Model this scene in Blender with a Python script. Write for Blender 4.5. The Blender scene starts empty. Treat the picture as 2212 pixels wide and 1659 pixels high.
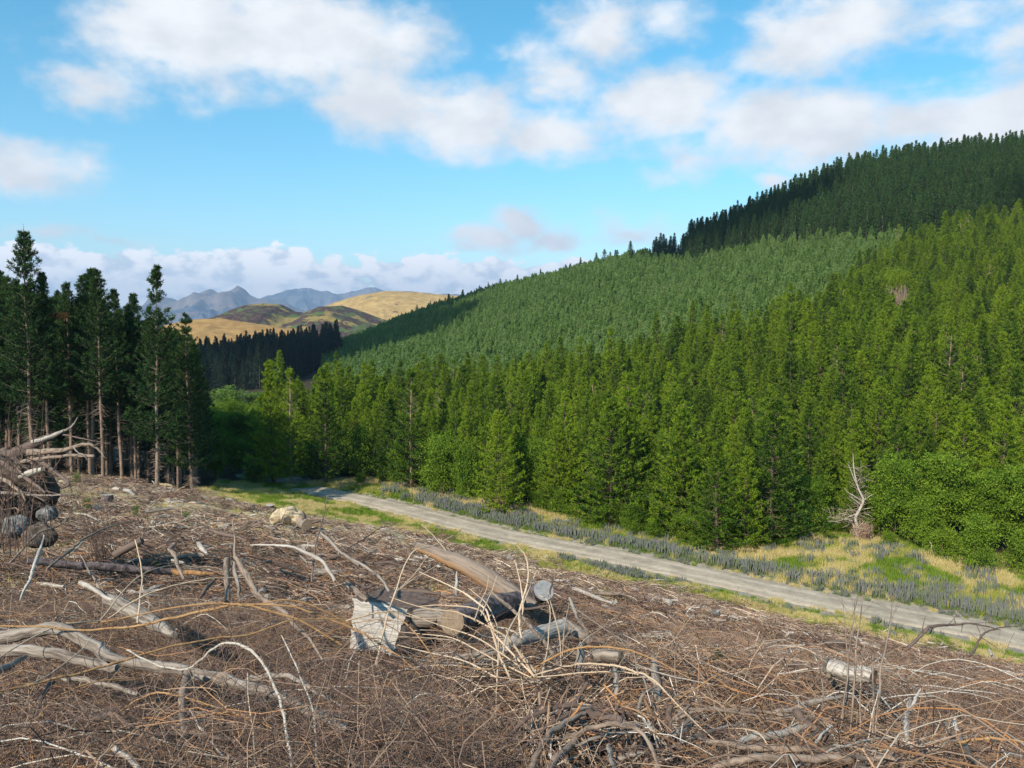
import bpy, math, random
import numpy as np
from math import radians, tan, atan, sin, cos, pi
random.seed(7); RNG = np.random.default_rng(7)
scene = bpy.context.scene

# ------------------------------------------------------------------ camera
FPX = 829.0; PITCH = 4.0                      # focal length in px of a 1024 px frame, degrees down
cam_d = bpy.data.cameras.new("camera"); cam = bpy.data.objects.new("camera", cam_d)
scene.collection.objects.link(cam); scene.camera = cam
cam_d.sensor_width = 36.0; cam_d.lens = 36.0 * FPX / 1024.0
cam_d.clip_start = 0.1; cam_d.clip_end = 60000
cam.location = (0, 0, 0); cam.rotation_euler = (radians(90 - PITCH), 0, 0)

# ------------------------------------------------------------------ light
SUN_EL = 36.0
SUN_AZ = math.atan2(-0.56, -0.83)             # compass-like angle atan2(x, y) of the direction TOWARDS the sun
sx, sy, sz = sin(SUN_AZ) * cos(radians(SUN_EL)), cos(SUN_AZ) * cos(radians(SUN_EL)), sin(radians(SUN_EL))
SUNDIR = np.array([sx, sy, sz])
ld = bpy.data.lights.new("sun", 'SUN'); ld.energy = 5.0; ld.angle = radians(0.6); ld.color = (1.0, 0.91, 0.76)
lo = bpy.data.objects.new("sun", ld); scene.collection.objects.link(lo)
from mathutils import Vector
lo.rotation_euler = Vector((sx, sy, sz)).to_track_quat('Z', 'Y').to_euler(); lo.location = (0, 0, 50)
scene.view_settings.view_transform = 'Standard'; scene.view_settings.look = 'None'
scene.view_settings.exposure = 0.45; scene.view_settings.gamma = 1.0
scene.cycles.max_bounces = 5; scene.cycles.diffuse_bounces = 2; scene.cycles.glossy_bounces = 2
scene.cycles.transmission_bounces = 3; scene.cycles.volume_bounces = 0; scene.cycles.transparent_max_bounces = 4
scene.cycles.caustics_reflective = False; scene.cycles.caustics_refractive = False

# ------------------------------------------------------------------ pixel helpers (photo seen at 2212 x 1659)
def azel(X, Y):
    """direction (azimuth, elevation) in radians of a point of the photograph"""
    u = (X / 2.16016 - 512) / FPX; w = (384 - Y / 2.16016) / FPX; p = radians(PITCH)
    y = cos(p) + w * sin(p); z = -sin(p) + w * cos(p)
    return math.atan2(u, y), math.atan2(z, math.hypot(u, y))

# ------------------------------------------------------------------ world: sky + clouds
world = bpy.data.worlds.new("World"); scene.world = world; world.use_nodes = True
NT = world.node_tree; N = NT.nodes; L = NT.links; N.clear()
def nd(t, **k):
    n = N.new(t)
    for a, b in k.items(): setattr(n, a, b)
    return n
def mth(op, a, b=None, c=None, clamp=False):
    n = nd('ShaderNodeMath', operation=op); n.use_clamp = clamp
    for i, v in enumerate((a, b, c)):
        if v is None: continue
        if isinstance(v, (int, float)): n.inputs[i].default_value = v
        else: L.new(v, n.inputs[i])
    return n.outputs[0]
def vmth(op, a, b=None, out=0):
    n = nd('ShaderNodeVectorMath', operation=op)
    for i, v in enumerate((a, b)):
        if v is None: continue
        if isinstance(v, tuple): n.inputs[i].default_value = v
        else: L.new(v, n.inputs[i])
    return n.outputs[out]
sky = nd('ShaderNodeTexSky', sky_type='NISHITA'); sky.sun_disc = False
sky.sun_elevation = radians(SUN_EL); sky.sun_rotation = SUN_AZ; sky.air_density = 1.0; sky.dust_density = 0.3; sky.ozone_density = 2.5
tc = nd('ShaderNodeTexCoord'); D = vmth('NORMALIZE', tc.outputs['Generated'])
n1 = nd('ShaderNodeTexNoise'); n1.inputs['Scale'].default_value = 6.0; n1.inputs['Detail'].default_value = 7; n1.inputs['Roughness'].default_value = 0.55
n1.inputs['Distortion'].default_value = 0.15
vm = nd('ShaderNodeMapping'); vm.inputs['Scale'].default_value = (1, 1, 1.7); L.new(D, vm.inputs['Vector']); L.new(vm.outputs[0], n1.inputs['Vector'])
n2 = nd('ShaderNodeTexNoise'); n2.inputs['Scale'].default_value = 34.0; n2.inputs['Detail'].default_value = 8; n2.inputs['Roughness'].default_value = 0.55
L.new(vm.outputs[0], n2.inputs['Vector'])
sep = nd('ShaderNodeSeparateXYZ'); L.new(D, sep.inputs[0])
AZ = mth('ARCTAN2', sep.outputs[0], sep.outputs[1]); EL = mth('ARCSINE', sep.outputs[2])
cmb = nd('ShaderNodeCombineXYZ'); L.new(AZ, cmb.inputs[0]); L.new(EL, cmb.inputs[1])
wrp = vmth('MULTIPLY', vmth('SUBTRACT', n1.outputs['Color'], (0.5, 0.5, 0.5)), (0.09, 0.07, 0.0))
P = vmth('ADD', cmb.outputs[0], wrp)
def blobs(lst, P):
    acc = None
    for (X, Y, rx, ry, w) in lst:
        a, e = azel(X, Y); k = 1.0 / (FPX * 2.16)
        q = vmth('MULTIPLY', vmth('SUBTRACT', P, (a, e, 0)), (1 / (rx * k), 1 / (ry * k), 0))
        d = vmth('LENGTH', q, out=1)
        f = mth('MULTIPLY', mth('SUBTRACT', 1.0, d), w)
        acc = f if acc is None else mth('SMOOTH_MAX', acc, f, 0.25)
    return acc
SOFT = [(400,60,270,150,1.1),(660,70,300,135,1.1),(230,185,130,70,.75),(500,210,150,55,.5),(810,215,150,100,1),(1000,255,210,105,1),(1190,300,160,70,.9),
        (880,90,150,110,.7),(1130,100,80,70,.5),(1290,40,170,120,.85),(1200,165,150,90,.8),(1430,45,130,75,.65),(1440,230,190,110,1.1),
        (1620,280,230,110,1.1),(1800,280,220,115,1.1),(1980,270,230,90,1),(1480,340,150,70,.8),(1730,90,160,130,1),(1840,40,200,110,1),
        (2010,40,230,80,.75),(2190,90,110,80,.7),(2150,275,190,85,1.2),(2230,240,110,60,1.2),(1665,400,60,26,.8),(40,365,210,65,.8),(170,360,70,60,.6),
        (1120,480,85,55,1),(1060,515,110,38,1),(1190,508,95,42,.9),(90,508,150,30,.65),(240,521,120,16,.5),(1370,505,130,45,.5),(2212,0,150,60,.6),
        (2600,200,400,200,1),(700,-350,400,150,1),(1800,-300,400,150,1)]
CRISP = [(110,585,95,55,1),(60,605,100,60,1),(190,610,70,45,.9),(250,590,80,50,1),(330,600,110,58,1),(430,605,110,62,1),(520,592,120,62,1),(612,585,90,60,1.05),
         (700,612,120,55,1),(850,602,110,52,1),(950,596,120,50,1),(1060,600,130,48,1),(1180,600,150,40,.9),(1290,590,150,35,.8),(500,660,700,60,1),(0,650,300,60,1),
         (-400,600,500,80,1),(1600,620,800,60,1),(2500,600,600,80,1)]
fs = blobs(SOFT, P); 
wrp2 = vmth('MULTIPLY', vmth('SUBTRACT', n2.outputs['Color'], (0.5, 0.5, 0.5)), (0.035, 0.03, 0.0))
P2 = vmth('ADD', cmb.outputs[0], wrp2); fc = blobs(CRISP, P2)
def sstep(v, a, b):
    n = nd('ShaderNodeMapRange', interpolation_type='SMOOTHSTEP'); L.new(v, n.inputs[0])
    n.inputs[1].default_value = a; n.inputs[2].default_value = b; return n.outputs[0]
nf = mth('SUBTRACT', n1.outputs['Fac'], 0.5); nf2 = mth('SUBTRACT', n2.outputs['Fac'], 0.5)
ds = sstep(mth('ADD', mth('ADD', fs, mth('MULTIPLY', nf, 1.25)), mth('MULTIPLY', nf2, 0.70)), 0.0, 0.74)
dc = sstep(mth('ADD', fc, mth('MULTIPLY', nf2, 1.5)), 0.04, 0.26)
# cloud radiance: billowy light and grey parts
n3 = nd('ShaderNodeTexNoise'); n3.inputs['Scale'].default_value = 14.0; n3.inputs['Detail'].default_value = 5
vadd = vmth('ADD', vm.outputs[0], (0.0, 0.0, 0.05)); L.new(vadd, n3.inputs['Vector'])
def mixc(f, a, b):
    n = nd('ShaderNodeMix', data_type='RGBA')
    for s, v in ((0, f), (6, a), (7, b)):
        if isinstance(v, (int, float)): n.inputs[s].default_value = v
        elif isinstance(v, tuple): n.inputs[s].default_value = v + (1,)
        else: L.new(v, n.inputs[s])
    return n.outputs[2]
csoft = mixc(sstep(n3.outputs['Fac'], 0.3, 0.7), (6.4, 6.65, 6.95), (8.1, 8.25, 8.4))
ccrisp = mixc(sstep(n2.outputs['Fac'], 0.36, 0.56), (6.6, 7.3, 8.2), (11.0, 10.9, 10.8))
# clear sky: Nishita, saturated a little
hs = nd('ShaderNodeHueSaturation'); hs.inputs['Saturation'].default_value = 1.32; hs.inputs['Hue'].default_value = 0.477; hs.inputs['Value'].default_value = 1.5
L.new(sky.outputs[0], hs.inputs['Color'])
col = mixc(dc, hs.outputs[0], ccrisp); col = mixc(ds, col, csoft)
bg = nd('ShaderNodeBackground'); bg.inputs['Strength'].default_value = 0.094; L.new(col, bg.inputs['Color'])
wo = nd('ShaderNodeOutputWorld'); L.new(bg.outputs[0], wo.inputs[0])
world.cycles.sampling_method = 'MANUAL'; world.cycles.sample_map_resolution = 512

# ------------------------------------------------------------------ numpy noise
def _hash(ix, iy, s):
    h = (ix * 374761393 + iy * 668265263 + s * 974634777) & 0x7fffffff
    h = ((h ^ (h >> 13)) * 1274126177) & 0x7fffffff
    return ((h ^ (h >> 16)) & 0xffff) / 65535.0
def vnoise(x, y, s=0):
    x = np.asarray(x, float); y = np.asarray(y, float)
    ix = np.floor(x).astype(np.int64); iy = np.floor(y).astype(np.int64); fx = x - ix; fy = y - iy
    fx = fx * fx * (3 - 2 * fx); fy = fy * fy * (3 - 2 * fy)
    a = _hash(ix, iy, s); b = _hash(ix + 1, iy, s); c = _hash(ix, iy + 1, s); d = _hash(ix + 1, iy + 1, s)
    return (a * (1 - fx) + b * fx) * (1 - fy) + (c * (1 - fx) + d * fx) * fy
def fbm(x, y, s=0, o=4):
    t = 0; a = .5; n = 0
    for i in range(o):
        t = t + a * vnoise(x * 2 ** i + 17 * i, y * 2 ** i - 9 * i, s + i); n += a; a *= .5
    return t / n

# ------------------------------------------------------------------ terrain heights
def vz(y, v): return -y * tan(radians(PITCH) + atan((v - 384) / FPX))
NEARL = [(1.2,1050),(3.2,768),(7,650),(12,600),(20,560)]
COLS = {
 -150: NEARL + [(35,520),(55,490),(75,474),(90,470),(130,455),(200,430),(400,400),(600,385),(1000,370)],
 0:    NEARL + [(35,520),(55,490),(75,474),(90,470),(130,455),(200,430),(400,400),(600,385),(1000,370)],
 110:  NEARL + [(35,519),(55,494),(75,480),(90,475),(130,458),(200,425),(400,392),(600,380),(1000,365)],
 200:  NEARL + [(38,519),(60,500),(75,493),(84,497),(92,490),(100,491),(180,423),(300,400),(420,378),(480,366),(560,372),(1000,360)],
 300:  [(1.2,1050),(3.2,768),(8,640),(15,590),(28,551),(42,531),(58,520),(70,514),(78,510),(88,497),(94,490),(101,491),(180,420),(300,392),(420,372),(480,362),(560,356),(700,356),(1000,352)],
 340:  [(1.2,1050),(3.2,768),(8,640),(15,588),(28,554),(42,536),(58,525),(72,519),(80,520),(90,507),(100,490),(180,419),(300,388),(400,366),(480,357),(650,348),(720,350),(1000,348)],
 400:  [(1.2,1050),(3.2,768),(8,640),(15,586),(28,558),(42,545),(58,535),(70,528),(80,527),(90,505),(105,486),(180,417),(280,378),(400,350),(620,322),(700,325),(1000,335)],
 500:  [(1.2,1050),(3.2,768),(8,640),(14,596),(25,578),(40,568),(60,561),(70,553),(74,541),(78,530),(95,497),(120,460),(180,407),(250,367),(350,332),(560,290),(620,292),(1000,325)],
 600:  [(1.2,1050),(3.2,768),(8,645),(14,606),(24,594),(38,588),(50,588),(58,584),(64,577),(69,563),(73,553),(85,524),(120,460),(180,395),(250,350),(330,316),(480,267),(540,270),(1000,320)],
 700:  [(1.2,1050),(3.2,768),(8,650),(14,622),(24,611),(36,609),(50,605),(58,597),(63,580),(66,573),(80,541),(120,455),(180,378),(250,328),(330,296),(400,268),(450,245),(500,250),(1000,310)],
 850:  [(1.2,1050),(3.2,768),(8,664),(14,647),(24,641),(35,640),(46,637),(51,630),(56,612),(58,605),(70,556),(80,530),(110,440),(180,350),(250,296),(330,250),(420,178),(470,180),(1000,300)],
 1024: [(1.2,1050),(3.2,772),(8,694),(14,682),(24,677),(34,676),(43,674),(47,666),(51,647),(53,633),(65,578),(75,548),(110,450),(180,345),(250,262),(290,228),(400,162),(460,160),(1000,300)],
 1200: [(1.2,1050),(3.2,775),(8,700),(14,690),(24,686),(40,678),(48,655),(60,600),(75,552),(110,440),(180,330),(250,240),(290,200),(400,130),(460,130),(1000,300)],
}
NA, NR = 720, 420
LR = np.linspace(math.log(1.0), math.log(30000.0), NR)
AZS = np.linspace(-180, 180, NA, endpoint=False)
_c = []
for u, lst in COLS.items():
    a = math.degrees(atan((u - 512) / FPX)); ca = cos(radians(a))
    r = [y / ca for y, v in lst]; z = [vz(y, v) for y, v in lst]
    r += [2500, 30000]; z += [-60, -260]
    _c.append((a, np.interp(LR, np.log(r), z)))
for a, lst in ((-75, [(1,-1.7),(3,-1.8),(50,-10),(100,-15),(300,-25),(2500,-60),(30000,-260)]), (-130, [(1,-1.7),(3,-1.7),(50,-2),(200,2),(2500,-60),(30000,-260)]),
               (180, [(1,-1.7),(3,-1.6),(50,3),(200,10),(2500,-60),(30000,-260)]), (-180, [(1,-1.7),(3,-1.6),(50,3),(200,10),(2500,-60),(30000,-260)]),
               (75, [(1,-1.7),(3,-1.8),(20,-8),(50,-17),(80,-17),(200,15),(400,60),(1000,20),(2500,-60),(30000,-260)]), (130, [(1,-1.7),(3,-1.7),(50,-5),(200,0),(2500,-60),(30000,-260)])):
    _c.append((a, np.interp(LR, np.log([p[0] for p in lst]), [p[1] for p in lst])))
_c.sort(key=lambda t: t[0])
_A = np.array([t[0] for t in _c]); _Z = np.array([t[1] for t in _c])
ZT = np.array([np.interp(AZS, _A, _Z[:, j]) for j in range(NR)]).T
def gk(n, s):
    k = np.exp(-0.5 * (np.arange(-n, n + 1) / s) ** 2); return k / k.sum()
k = gk(9, 3.0); ZT = sum(np.roll(ZT, i - 9, 0) * k[i] for i in range(19))
k = gk(6, 2.2); Zp = np.pad(ZT, ((0, 0), (6, 6)), mode='edge'); ZT = sum(Zp[:, i:i + NR] * k[i] for i in range(13))
def H0(x, y):
    x = np.asarray(x, float); y = np.asarray(y, float)
    az = (np.degrees(np.arctan2(x, y)) + 180) / 360 * NA; lr = (np.log(np.maximum(np.hypot(x, y), 1.01)) - LR[0]) / (LR[1] - LR[0])
    i = np.floor(az).astype(int); fa = az - i; j = np.clip(np.floor(lr).astype(int), 0, NR - 2); fr = np.clip(lr - j, 0, 1)
    i0 = i % NA; i1 = (i + 1) % NA
    return (ZT[i0, j] * (1 - fa) + ZT[i1, j] * fa) * (1 - fr) + (ZT[i0, j + 1] * (1 - fa) + ZT[i1, j + 1] * fa) * fr
# road centreline: photo (u, v) on the level z
RUV = [(262,474),(280,480),(300,486),(322,491),(345,496),(380,503),(419,513),(496,532.5),(573,548),(650,563),(745,584),(837,603),(920,618),(991,632),(1060,650),(1180,690),(1400,780)]
RP = []
for u, v in RUV:
    a = radians(PITCH) + atan((v - 384) / FPX); y = 20.0 / tan(a)
    w = (384 - v) / FPX; p = radians(PITCH); t = y / (cos(p) + w * sin(p)); RP.append((t * (u - 512) / FPX, y, -20.0))
RP = np.array(RP)
def catmull(pts, n):
    pts = np.asarray(pts, float); q = np.vstack([2 * pts[0] - pts[1], pts, 2 * pts[-1] - pts[-2]]); out = []
    for i in range(len(pts) - 1):
        p0, p1, p2, p3 = q[i:i + 4]; t = np.linspace(0, 1, n, endpoint=False)[:, None]
        out.append(.5 * ((2 * p1) + (-p0 + p2) * t + (2 * p0 - 5 * p1 + 4 * p2 - p3) * t ** 2 + (-p0 + 3 * p1 - 3 * p2 + p3) * t ** 3))
    out.append(pts[-1:]); return np.vstack(out)
RC = catmull(RP, 8)
_d = np.gradient(RC, axis=0); RN = np.stack([-_d[:, 1], _d[:, 0]], 1); RN /= np.linalg.norm(RN, axis=1)[:, None]   # normal, pointing to the far side
if RN[30, 1] < 0: RN = -RN
ROADW = 1.85
def road_sd(x, y):
    """signed distance to the road centre, + on the far side"""
    x = np.asarray(x, float); y = np.asarray(y, float); sh = x.shape; x = x.ravel(); y = y.ravel()
    best = np.full(x.shape, 1e9); sg = np.ones(x.shape)
    near = (np.hypot(x, y) < 260)
    xs, ys = x[near], y[near]; b = np.full(xs.shape, 1e9); s = np.ones(xs.shape)
    for i in range(len(RC) - 1):
        ax, ay = RC[i, :2]; bx, by = RC[i + 1, :2] - RC[i, :2]; t = np.clip(((xs - ax) * bx + (ys - ay) * by) / (bx * bx + by * by), 0, 1)
        dx = xs - ax - t * bx; dy = ys - ay - t * by; d = np.hypot(dx, dy); m = d < b
        b = np.where(m, d, b); s = np.where(m, np.sign(dx * RN[i, 0] + dy * RN[i, 1]), s)
    best[near] = b; sg[near] = s
    return (best * sg).reshape(sh)
def H(x, y):
    z = H0(x, y); d = np.abs(road_sd(x, y)); r = np.hypot(x, y)
    w = np.clip((6.5 - d) / 3.5, 0, 1); w = w * w * (3 - 2 * w); z = z * (1 - w) + (-20.0) * w
    bump = (fbm(np.asarray(x) * .45, np.asarray(y) * .45, 3) - .5) * .65 + (fbm(np.asarray(x) * 1.6, np.asarray(y) * 1.6, 9, 3) - .5) * .25
    bump = bump * np.clip((d - 3) / 4, 0, 1) * np.clip(r / 6, .25, 1)
    return z + bump - np.where(d < 3.0, 0.10, 0.0) * 1.0 - brush_h(x, y, d)
def brush_h(x, y, d=None):
    """how deep the litter of branches lies on the ground of the clearing"""
    r = np.hypot(x, y); sd = road_sd(x, y); return np.interp(r, [0, 3, 8, 13, 30, 80, 90], [.30, .34, .38, .34, .24, .16, 0]) * np.clip((-sd - 5) / 3, 0, 1)
def HT(x, y): return H(x, y) + brush_h(x, y)
def ray(X, Y):
    u = (X / 2.16016 - 512) / FPX; w = (384 - Y / 2.16016) / FPX; p = radians(PITCH)
    return np.array([u, cos(p) + w * sin(p), -sin(p) + w * cos(p)])
def W(X, Y, y):
    d = ray(X, Y); return d * (y / d[1])
_T = np.exp(np.linspace(math.log(1.3), math.log(900), 1500))
def WG(X, Y, lift=0.0):
    d = ray(X, Y); q = _T[:, None] * d[None, :]; hgt = q[:, 2] - HT(q[:, 0], q[:, 1])
    i = np.argmax(hgt <= lift); p = q[i].copy(); p[2] = H(p[0], p[1]); return p
def depth(X, Y, lift=0.0): return WG(X, Y, lift)[1]

# ------------------------------------------------------------------ object helpers
C = scene.collection
def tag(o, label=None, cat=None, group=None, kind=None):
    if label: o['label'] = label
    if cat: o['category'] = cat
    if group: o['group'] = group
    if kind: o['kind'] = kind
    return o
def empty(name, loc, rz=0.0, sc=1.0, **k):
    o = bpy.data.objects.new(name, None); C.objects.link(o); o.location = loc; o.rotation_euler = (0, 0, rz)
    o.scale = (sc, sc, sc) if not isinstance(sc, tuple) else sc; o.empty_display_size = .3
    return tag(o, **k)
class MB:
    """collects vertices, faces, per-vertex tint (RGB) and grain coordinates, then makes ONE mesh"""
    def __init__(s): s.v = []; s.t = []; s.g = []; s.f3 = []; s.f4 = []; s.m3 = []; s.m4 = []; s.n = 0
    def add(s, v, f, tint=None, grain=None, mi=0):
        v = np.asarray(v, np.float32).reshape(-1, 3); f = np.asarray(f, np.int64)
        if f.size:
            (s.f3 if f.shape[1] == 3 else s.f4).append(f + s.n); (s.m3 if f.shape[1] == 3 else s.m4).append(np.full(len(f), mi))
        s.v.append(v)
        t = np.zeros((len(v), 3), np.float32)
        if tint is not None: t[:] = tint
        s.t.append(t); s.g.append(v.copy() if grain is None else np.asarray(grain, np.float32)); s.n += len(v)
    def mesh(s, name, mats, smooth=False):
        me = bpy.data.meshes.new(name); v = np.vstack(s.v)
        f3 = np.vstack(s.f3) if s.f3 else np.zeros((0, 3), int); f4 = np.vstack(s.f4) if s.f4 else np.zeros((0, 4), int)
        me.vertices.add(len(v)); me.vertices.foreach_set('co', v.ravel())
        nl = len(f3) * 3 + len(f4) * 4; me.loops.add(nl); me.loops.foreach_set('vertex_index', np.concatenate([f3.ravel(), f4.ravel()]).astype(np.int32))
        npoly = len(f3) + len(f4); me.polygons.add(npoly)
        st = np.concatenate([np.arange(len(f3)) * 3, len(f3) * 3 + np.arange(len(f4)) * 4]).astype(np.int32)
        me.polygons.foreach_set('loop_start', st)
        mi = np.concatenate([*s.m3, *s.m4]).astype(np.int32) if (s.m3 or s.m4) else np.zeros(0, np.int32); me.polygons.foreach_set('material_index', mi)
        me.polygons.foreach_set('use_smooth', np.full(npoly, smooth))
        for m in (mats if isinstance(mats, (list, tuple)) else [mats]): me.materials.append(m)
        c = me.color_attributes.new('tint', 'FLOAT_COLOR', 'POINT'); tt = np.ones((len(v), 4), np.float32); tt[:, :3] = np.vstack(s.t); c.data.foreach_set('color', tt.ravel())
        g = me.attributes.new('grain', 'FLOAT_VECTOR', 'POINT'); g.data.foreach_set('vector', np.vstack(s.g).ravel())
        me.update(calc_edges=True); return me
    def obj(s, name, mats, parent=None, smooth=False, **k):
        o = bpy.data.objects.new(name, s.mesh(name, mats, smooth)); C.objects.link(o)
        if parent: o.parent = parent
        return tag(o, **k)

# ------------------------------------------------------------------ materials
def material(name, ramp, vary=0.0, rough=0.85, trans=0.0, noise=None, nmix=0.0, nramp=None, stretch=(1,1,1), bump=0.0, attr='tint', coord='grain', spec=0.2, tipcol=None):
    m = bpy.data.materials.new(name); m.use_nodes = True; nt = m.node_tree; n = nt.nodes; l = nt.links; n.clear()
    out = n.new('ShaderNodeOutputMaterial'); b = n.new('ShaderNodeBsdfPrincipled'); b.inputs['Roughness'].default_value = rough; b.inputs['Specular IOR Level'].default_value = spec
    at = n.new('ShaderNodeAttribute'); at.attribute_name = attr; sp = n.new('ShaderNodeSeparateColor'); l.new(at.outputs['Color'], sp.inputs[0])
    fac = sp.outputs[0]
    if vary:
        oi = n.new('ShaderNodeObjectInfo'); mm = n.new('ShaderNodeMath'); mm.operation = 'MULTIPLY_ADD'; l.new(oi.outputs['Random'], mm.inputs[0]); mm.inputs[1].default_value = vary
        ad = n.new('ShaderNodeMath'); ad.operation = 'SUBTRACT'; l.new(fac, ad.inputs[0]); ad.inputs[1].default_value = vary / 2; l.new(ad.outputs[0], mm.inputs[2]); fac = mm.outputs[0]
    r = n.new('ShaderNodeValToRGB'); e = r.color_ramp.elements
    for i, (p, c) in enumerate(ramp):
        if i < 2: q = e[i]; q.position = p
        else: q = e.new(p)
        q.color = tuple(c) + (1,)
    l.new(fac, r.inputs[0]); col = r.outputs[0]
    if tipcol:
        tm = n.new('ShaderNodeMix'); tm.data_type = 'RGBA'; l.new(sp.outputs[1], tm.inputs[0]); l.new(col, tm.inputs[6]); tm.inputs[7].default_value = tuple(tipcol) + (1,); col = tm.outputs[2]
    if noise:
        ga = n.new('ShaderNodeAttribute'); ga.attribute_name = coord; mp = n.new('ShaderNodeMapping'); mp.inputs['Scale'].default_value = stretch
        if coord == 'grain': l.new(ga.outputs['Vector'], mp.inputs[0])
        else: tcn = n.new('ShaderNodeTexCoord'); l.new(tcn.outputs['Object'], mp.inputs[0])
        nz = n.new('ShaderNodeTexNoise'); nz.inputs['Scale'].default_value = noise; nz.inputs['Detail'].default_value = 6; nz.inputs['Roughness'].default_value = .62; l.new(mp.outputs[0], nz.inputs['Vector'])
        r2 = n.new('ShaderNodeValToRGB'); e = r2.color_ramp.elements
        for i, (p, c) in enumerate(nramp or [(.35, (0, 0, 0)), (.65, (1, 1, 1))]):
            if i < 2: q = e[i]; q.position = p
            else: q = e.new(p)
            q.color = tuple(c) + (1,)
        l.new(nz.outputs['Fac'], r2.inputs[0]); mx = n.new('ShaderNodeMix'); mx.data_type = 'RGBA'; mx.inputs[0].default_value = nmix
        l.new(col, mx.inputs[6]); l.new(r2.outputs[0], mx.inputs[7]); col = mx.outputs[2]
        if bump:
            bp = n.new('ShaderNodeBump'); bp.inputs['Strength'].default_value = 1.0; bp.inputs['Distance'].default_value = bump; l.new(nz.outputs['Fac'], bp.inputs['Height']); l.new(bp.outputs[0], b.inputs['Normal'])
    l.new(col, b.inputs['Base Color'])
    if trans:
        tr = n.new('ShaderNodeBsdfTranslucent'); l.new(col, tr.inputs[0]); ms = n.new('ShaderNodeMixShader'); ms.inputs[0].default_value = trans
        l.new(b.outputs[0], ms.inputs[1]); l.new(tr.outputs[0], ms.inputs[2]); l.new(ms.outputs[0], out.inputs[0])
    else: l.new(b.outputs[0], out.inputs[0])
    return m
M = {}
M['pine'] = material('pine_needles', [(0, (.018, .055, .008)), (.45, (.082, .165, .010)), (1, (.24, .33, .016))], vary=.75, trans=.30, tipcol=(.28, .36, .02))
M['pine_dark'] = material('dark_needles', [(0, (.022, .055, .016)), (.6, (.045, .10, .026)), (1, (.09, .16, .036))], vary=.3, trans=.2, tipcol=(.06, .11, .02))
M['stand'] = material('stand_needles', [(0, (.016, .040, .012)), (.6, (.034, .078, .018)), (1, (.065, .12, .025))], vary=.25, trans=.25, tipcol=(.07, .12, .02))
M['fir'] = material('fir_needles', [(0, (.055, .125, .018)), (.5, (.145, .245, .05)), (1, (.24, .33, .12))], vary=.55, trans=.2)
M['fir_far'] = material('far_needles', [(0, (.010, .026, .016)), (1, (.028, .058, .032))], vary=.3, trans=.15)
M['leaf'] = material('broad_leaves', [(0, (.07, .135, .012)), (.5, (.14, .235, .018)), (1, (.24, .34, .03))], vary=.35, trans=.35)
M['willow'] = material('pale_leaves', [(0, (.09, .17, .03)), (1, (.24, .36, .08))], vary=.3, trans=.35)
M['trunk'] = material('pine_bark', [(0, (.16, .10, .07)), (1, (.36, .25, .18))], vary=.3, noise=6, nmix=.45, nramp=[(.35, (.10, .065, .05)), (.7, (.38, .28, .21))], stretch=(1, 1, .3), bump=.02)
M['trunk_dim'] = material('old_bark', [(0, (.07, .05, .04)), (1, (.18, .13, .10))], vary=.3)
M['trunk_pale'] = material('young_bark', [(0, (.13, .09, .065)), (1, (.36, .25, .16))], vary=.3)
M['dead'] = material('dead_twigs', [(0, (.20, .14, .11)), (1, (.42, .33, .26))], vary=.4)
M['stick'] = material('dry_sticks', [(0, (.07, .044, .036)), (.35, (.18, .118, .092)), (.6, (.33, .235, .165)), (.8, (.38, .18, .07)), (.93, (.46, .38, .29)), (1, (.58, .53, .46))], vary=.30, rough=.8)
M['brush'] = material('dry_brushwood', [(0, (.10, .062, .050)), (.4, (.25, .165, .12)), (.7, (.40, .265, .175)), (1, (.60, .50, .38))], vary=.5, rough=.9)
M['cane_orange'] = material('orange_cane', [(0, (.30, .14, .05)), (.5, (.40, .22, .09)), (1, (.46, .34, .21))], noise=14, nmix=.5, nramp=[(.35, (.20, .10, .05)), (.7, (.50, .34, .18))])
M['cane_tan'] = material('tan_cane', [(0, (.40, .29, .19)), (1, (.60, .47, .34))], noise=9, nmix=.25, nramp=[(.3, (.34, .22, .13)), (.7, (.66, .52, .38))])
M['cane_white'] = material('bleached_cane', [(0, (.36, .31, .25)), (1, (.50, .45, .38))], noise=14, nmix=.3, nramp=[(.35, (.20, .16, .12)), (.6, (.56, .51, .45))])
M['grey_wood'] = material('weathered_wood', [(0, (.20, .16, .13)), (1, (.31, .255, .21))], noise=38, nmix=.8, nramp=[(.36, (.05, .038, .034)), (.47, (.22, .18, .145)), (.70, (.42, .37, .32))], stretch=(1, 1, .09), bump=.014)
M['pale_wood'] = material('bleached_wood', [(0, (.36, .315, .27)), (1, (.50, .45, .39))], noise=42, nmix=.75, nramp=[(.36, (.09, .07, .055)), (.47, (.35, .30, .25)), (.68, (.60, .56, .50))], stretch=(1, 1, .07), bump=.012)
M['dark_wood'] = material('dark_wood', [(0, (.10, .072, .058)), (1, (.20, .15, .12))], noise=20, nmix=.6, nramp=[(.3, (.03, .02, .018)), (.6, (.17, .12, .10)), (.8, (.30, .24, .20))], stretch=(1, 1, .12), bump=.012)
M['brown_wood'] = material('brown_stem', [(0, (.22, .165, .125)), (1, (.31, .23, .17))], noise=38, nmix=.7, nramp=[(.38, (.07, .05, .04)), (.5, (.24, .18, .14)), (.7, (.38, .30, .23))], stretch=(1, 1, .2), bump=.008)
M['orange_wood'] = material('peeled_log', [(0, (.22, .175, .14)), (.5, (.38, .19, .075)), (1, (.56, .25, .055))], noise=30, nmix=.42, nramp=[(.36, (.07, .05, .04)), (.5, (.26, .19, .14)), (.7, (.40, .32, .25))], stretch=(1, 1, .06), bump=.014)
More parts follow.
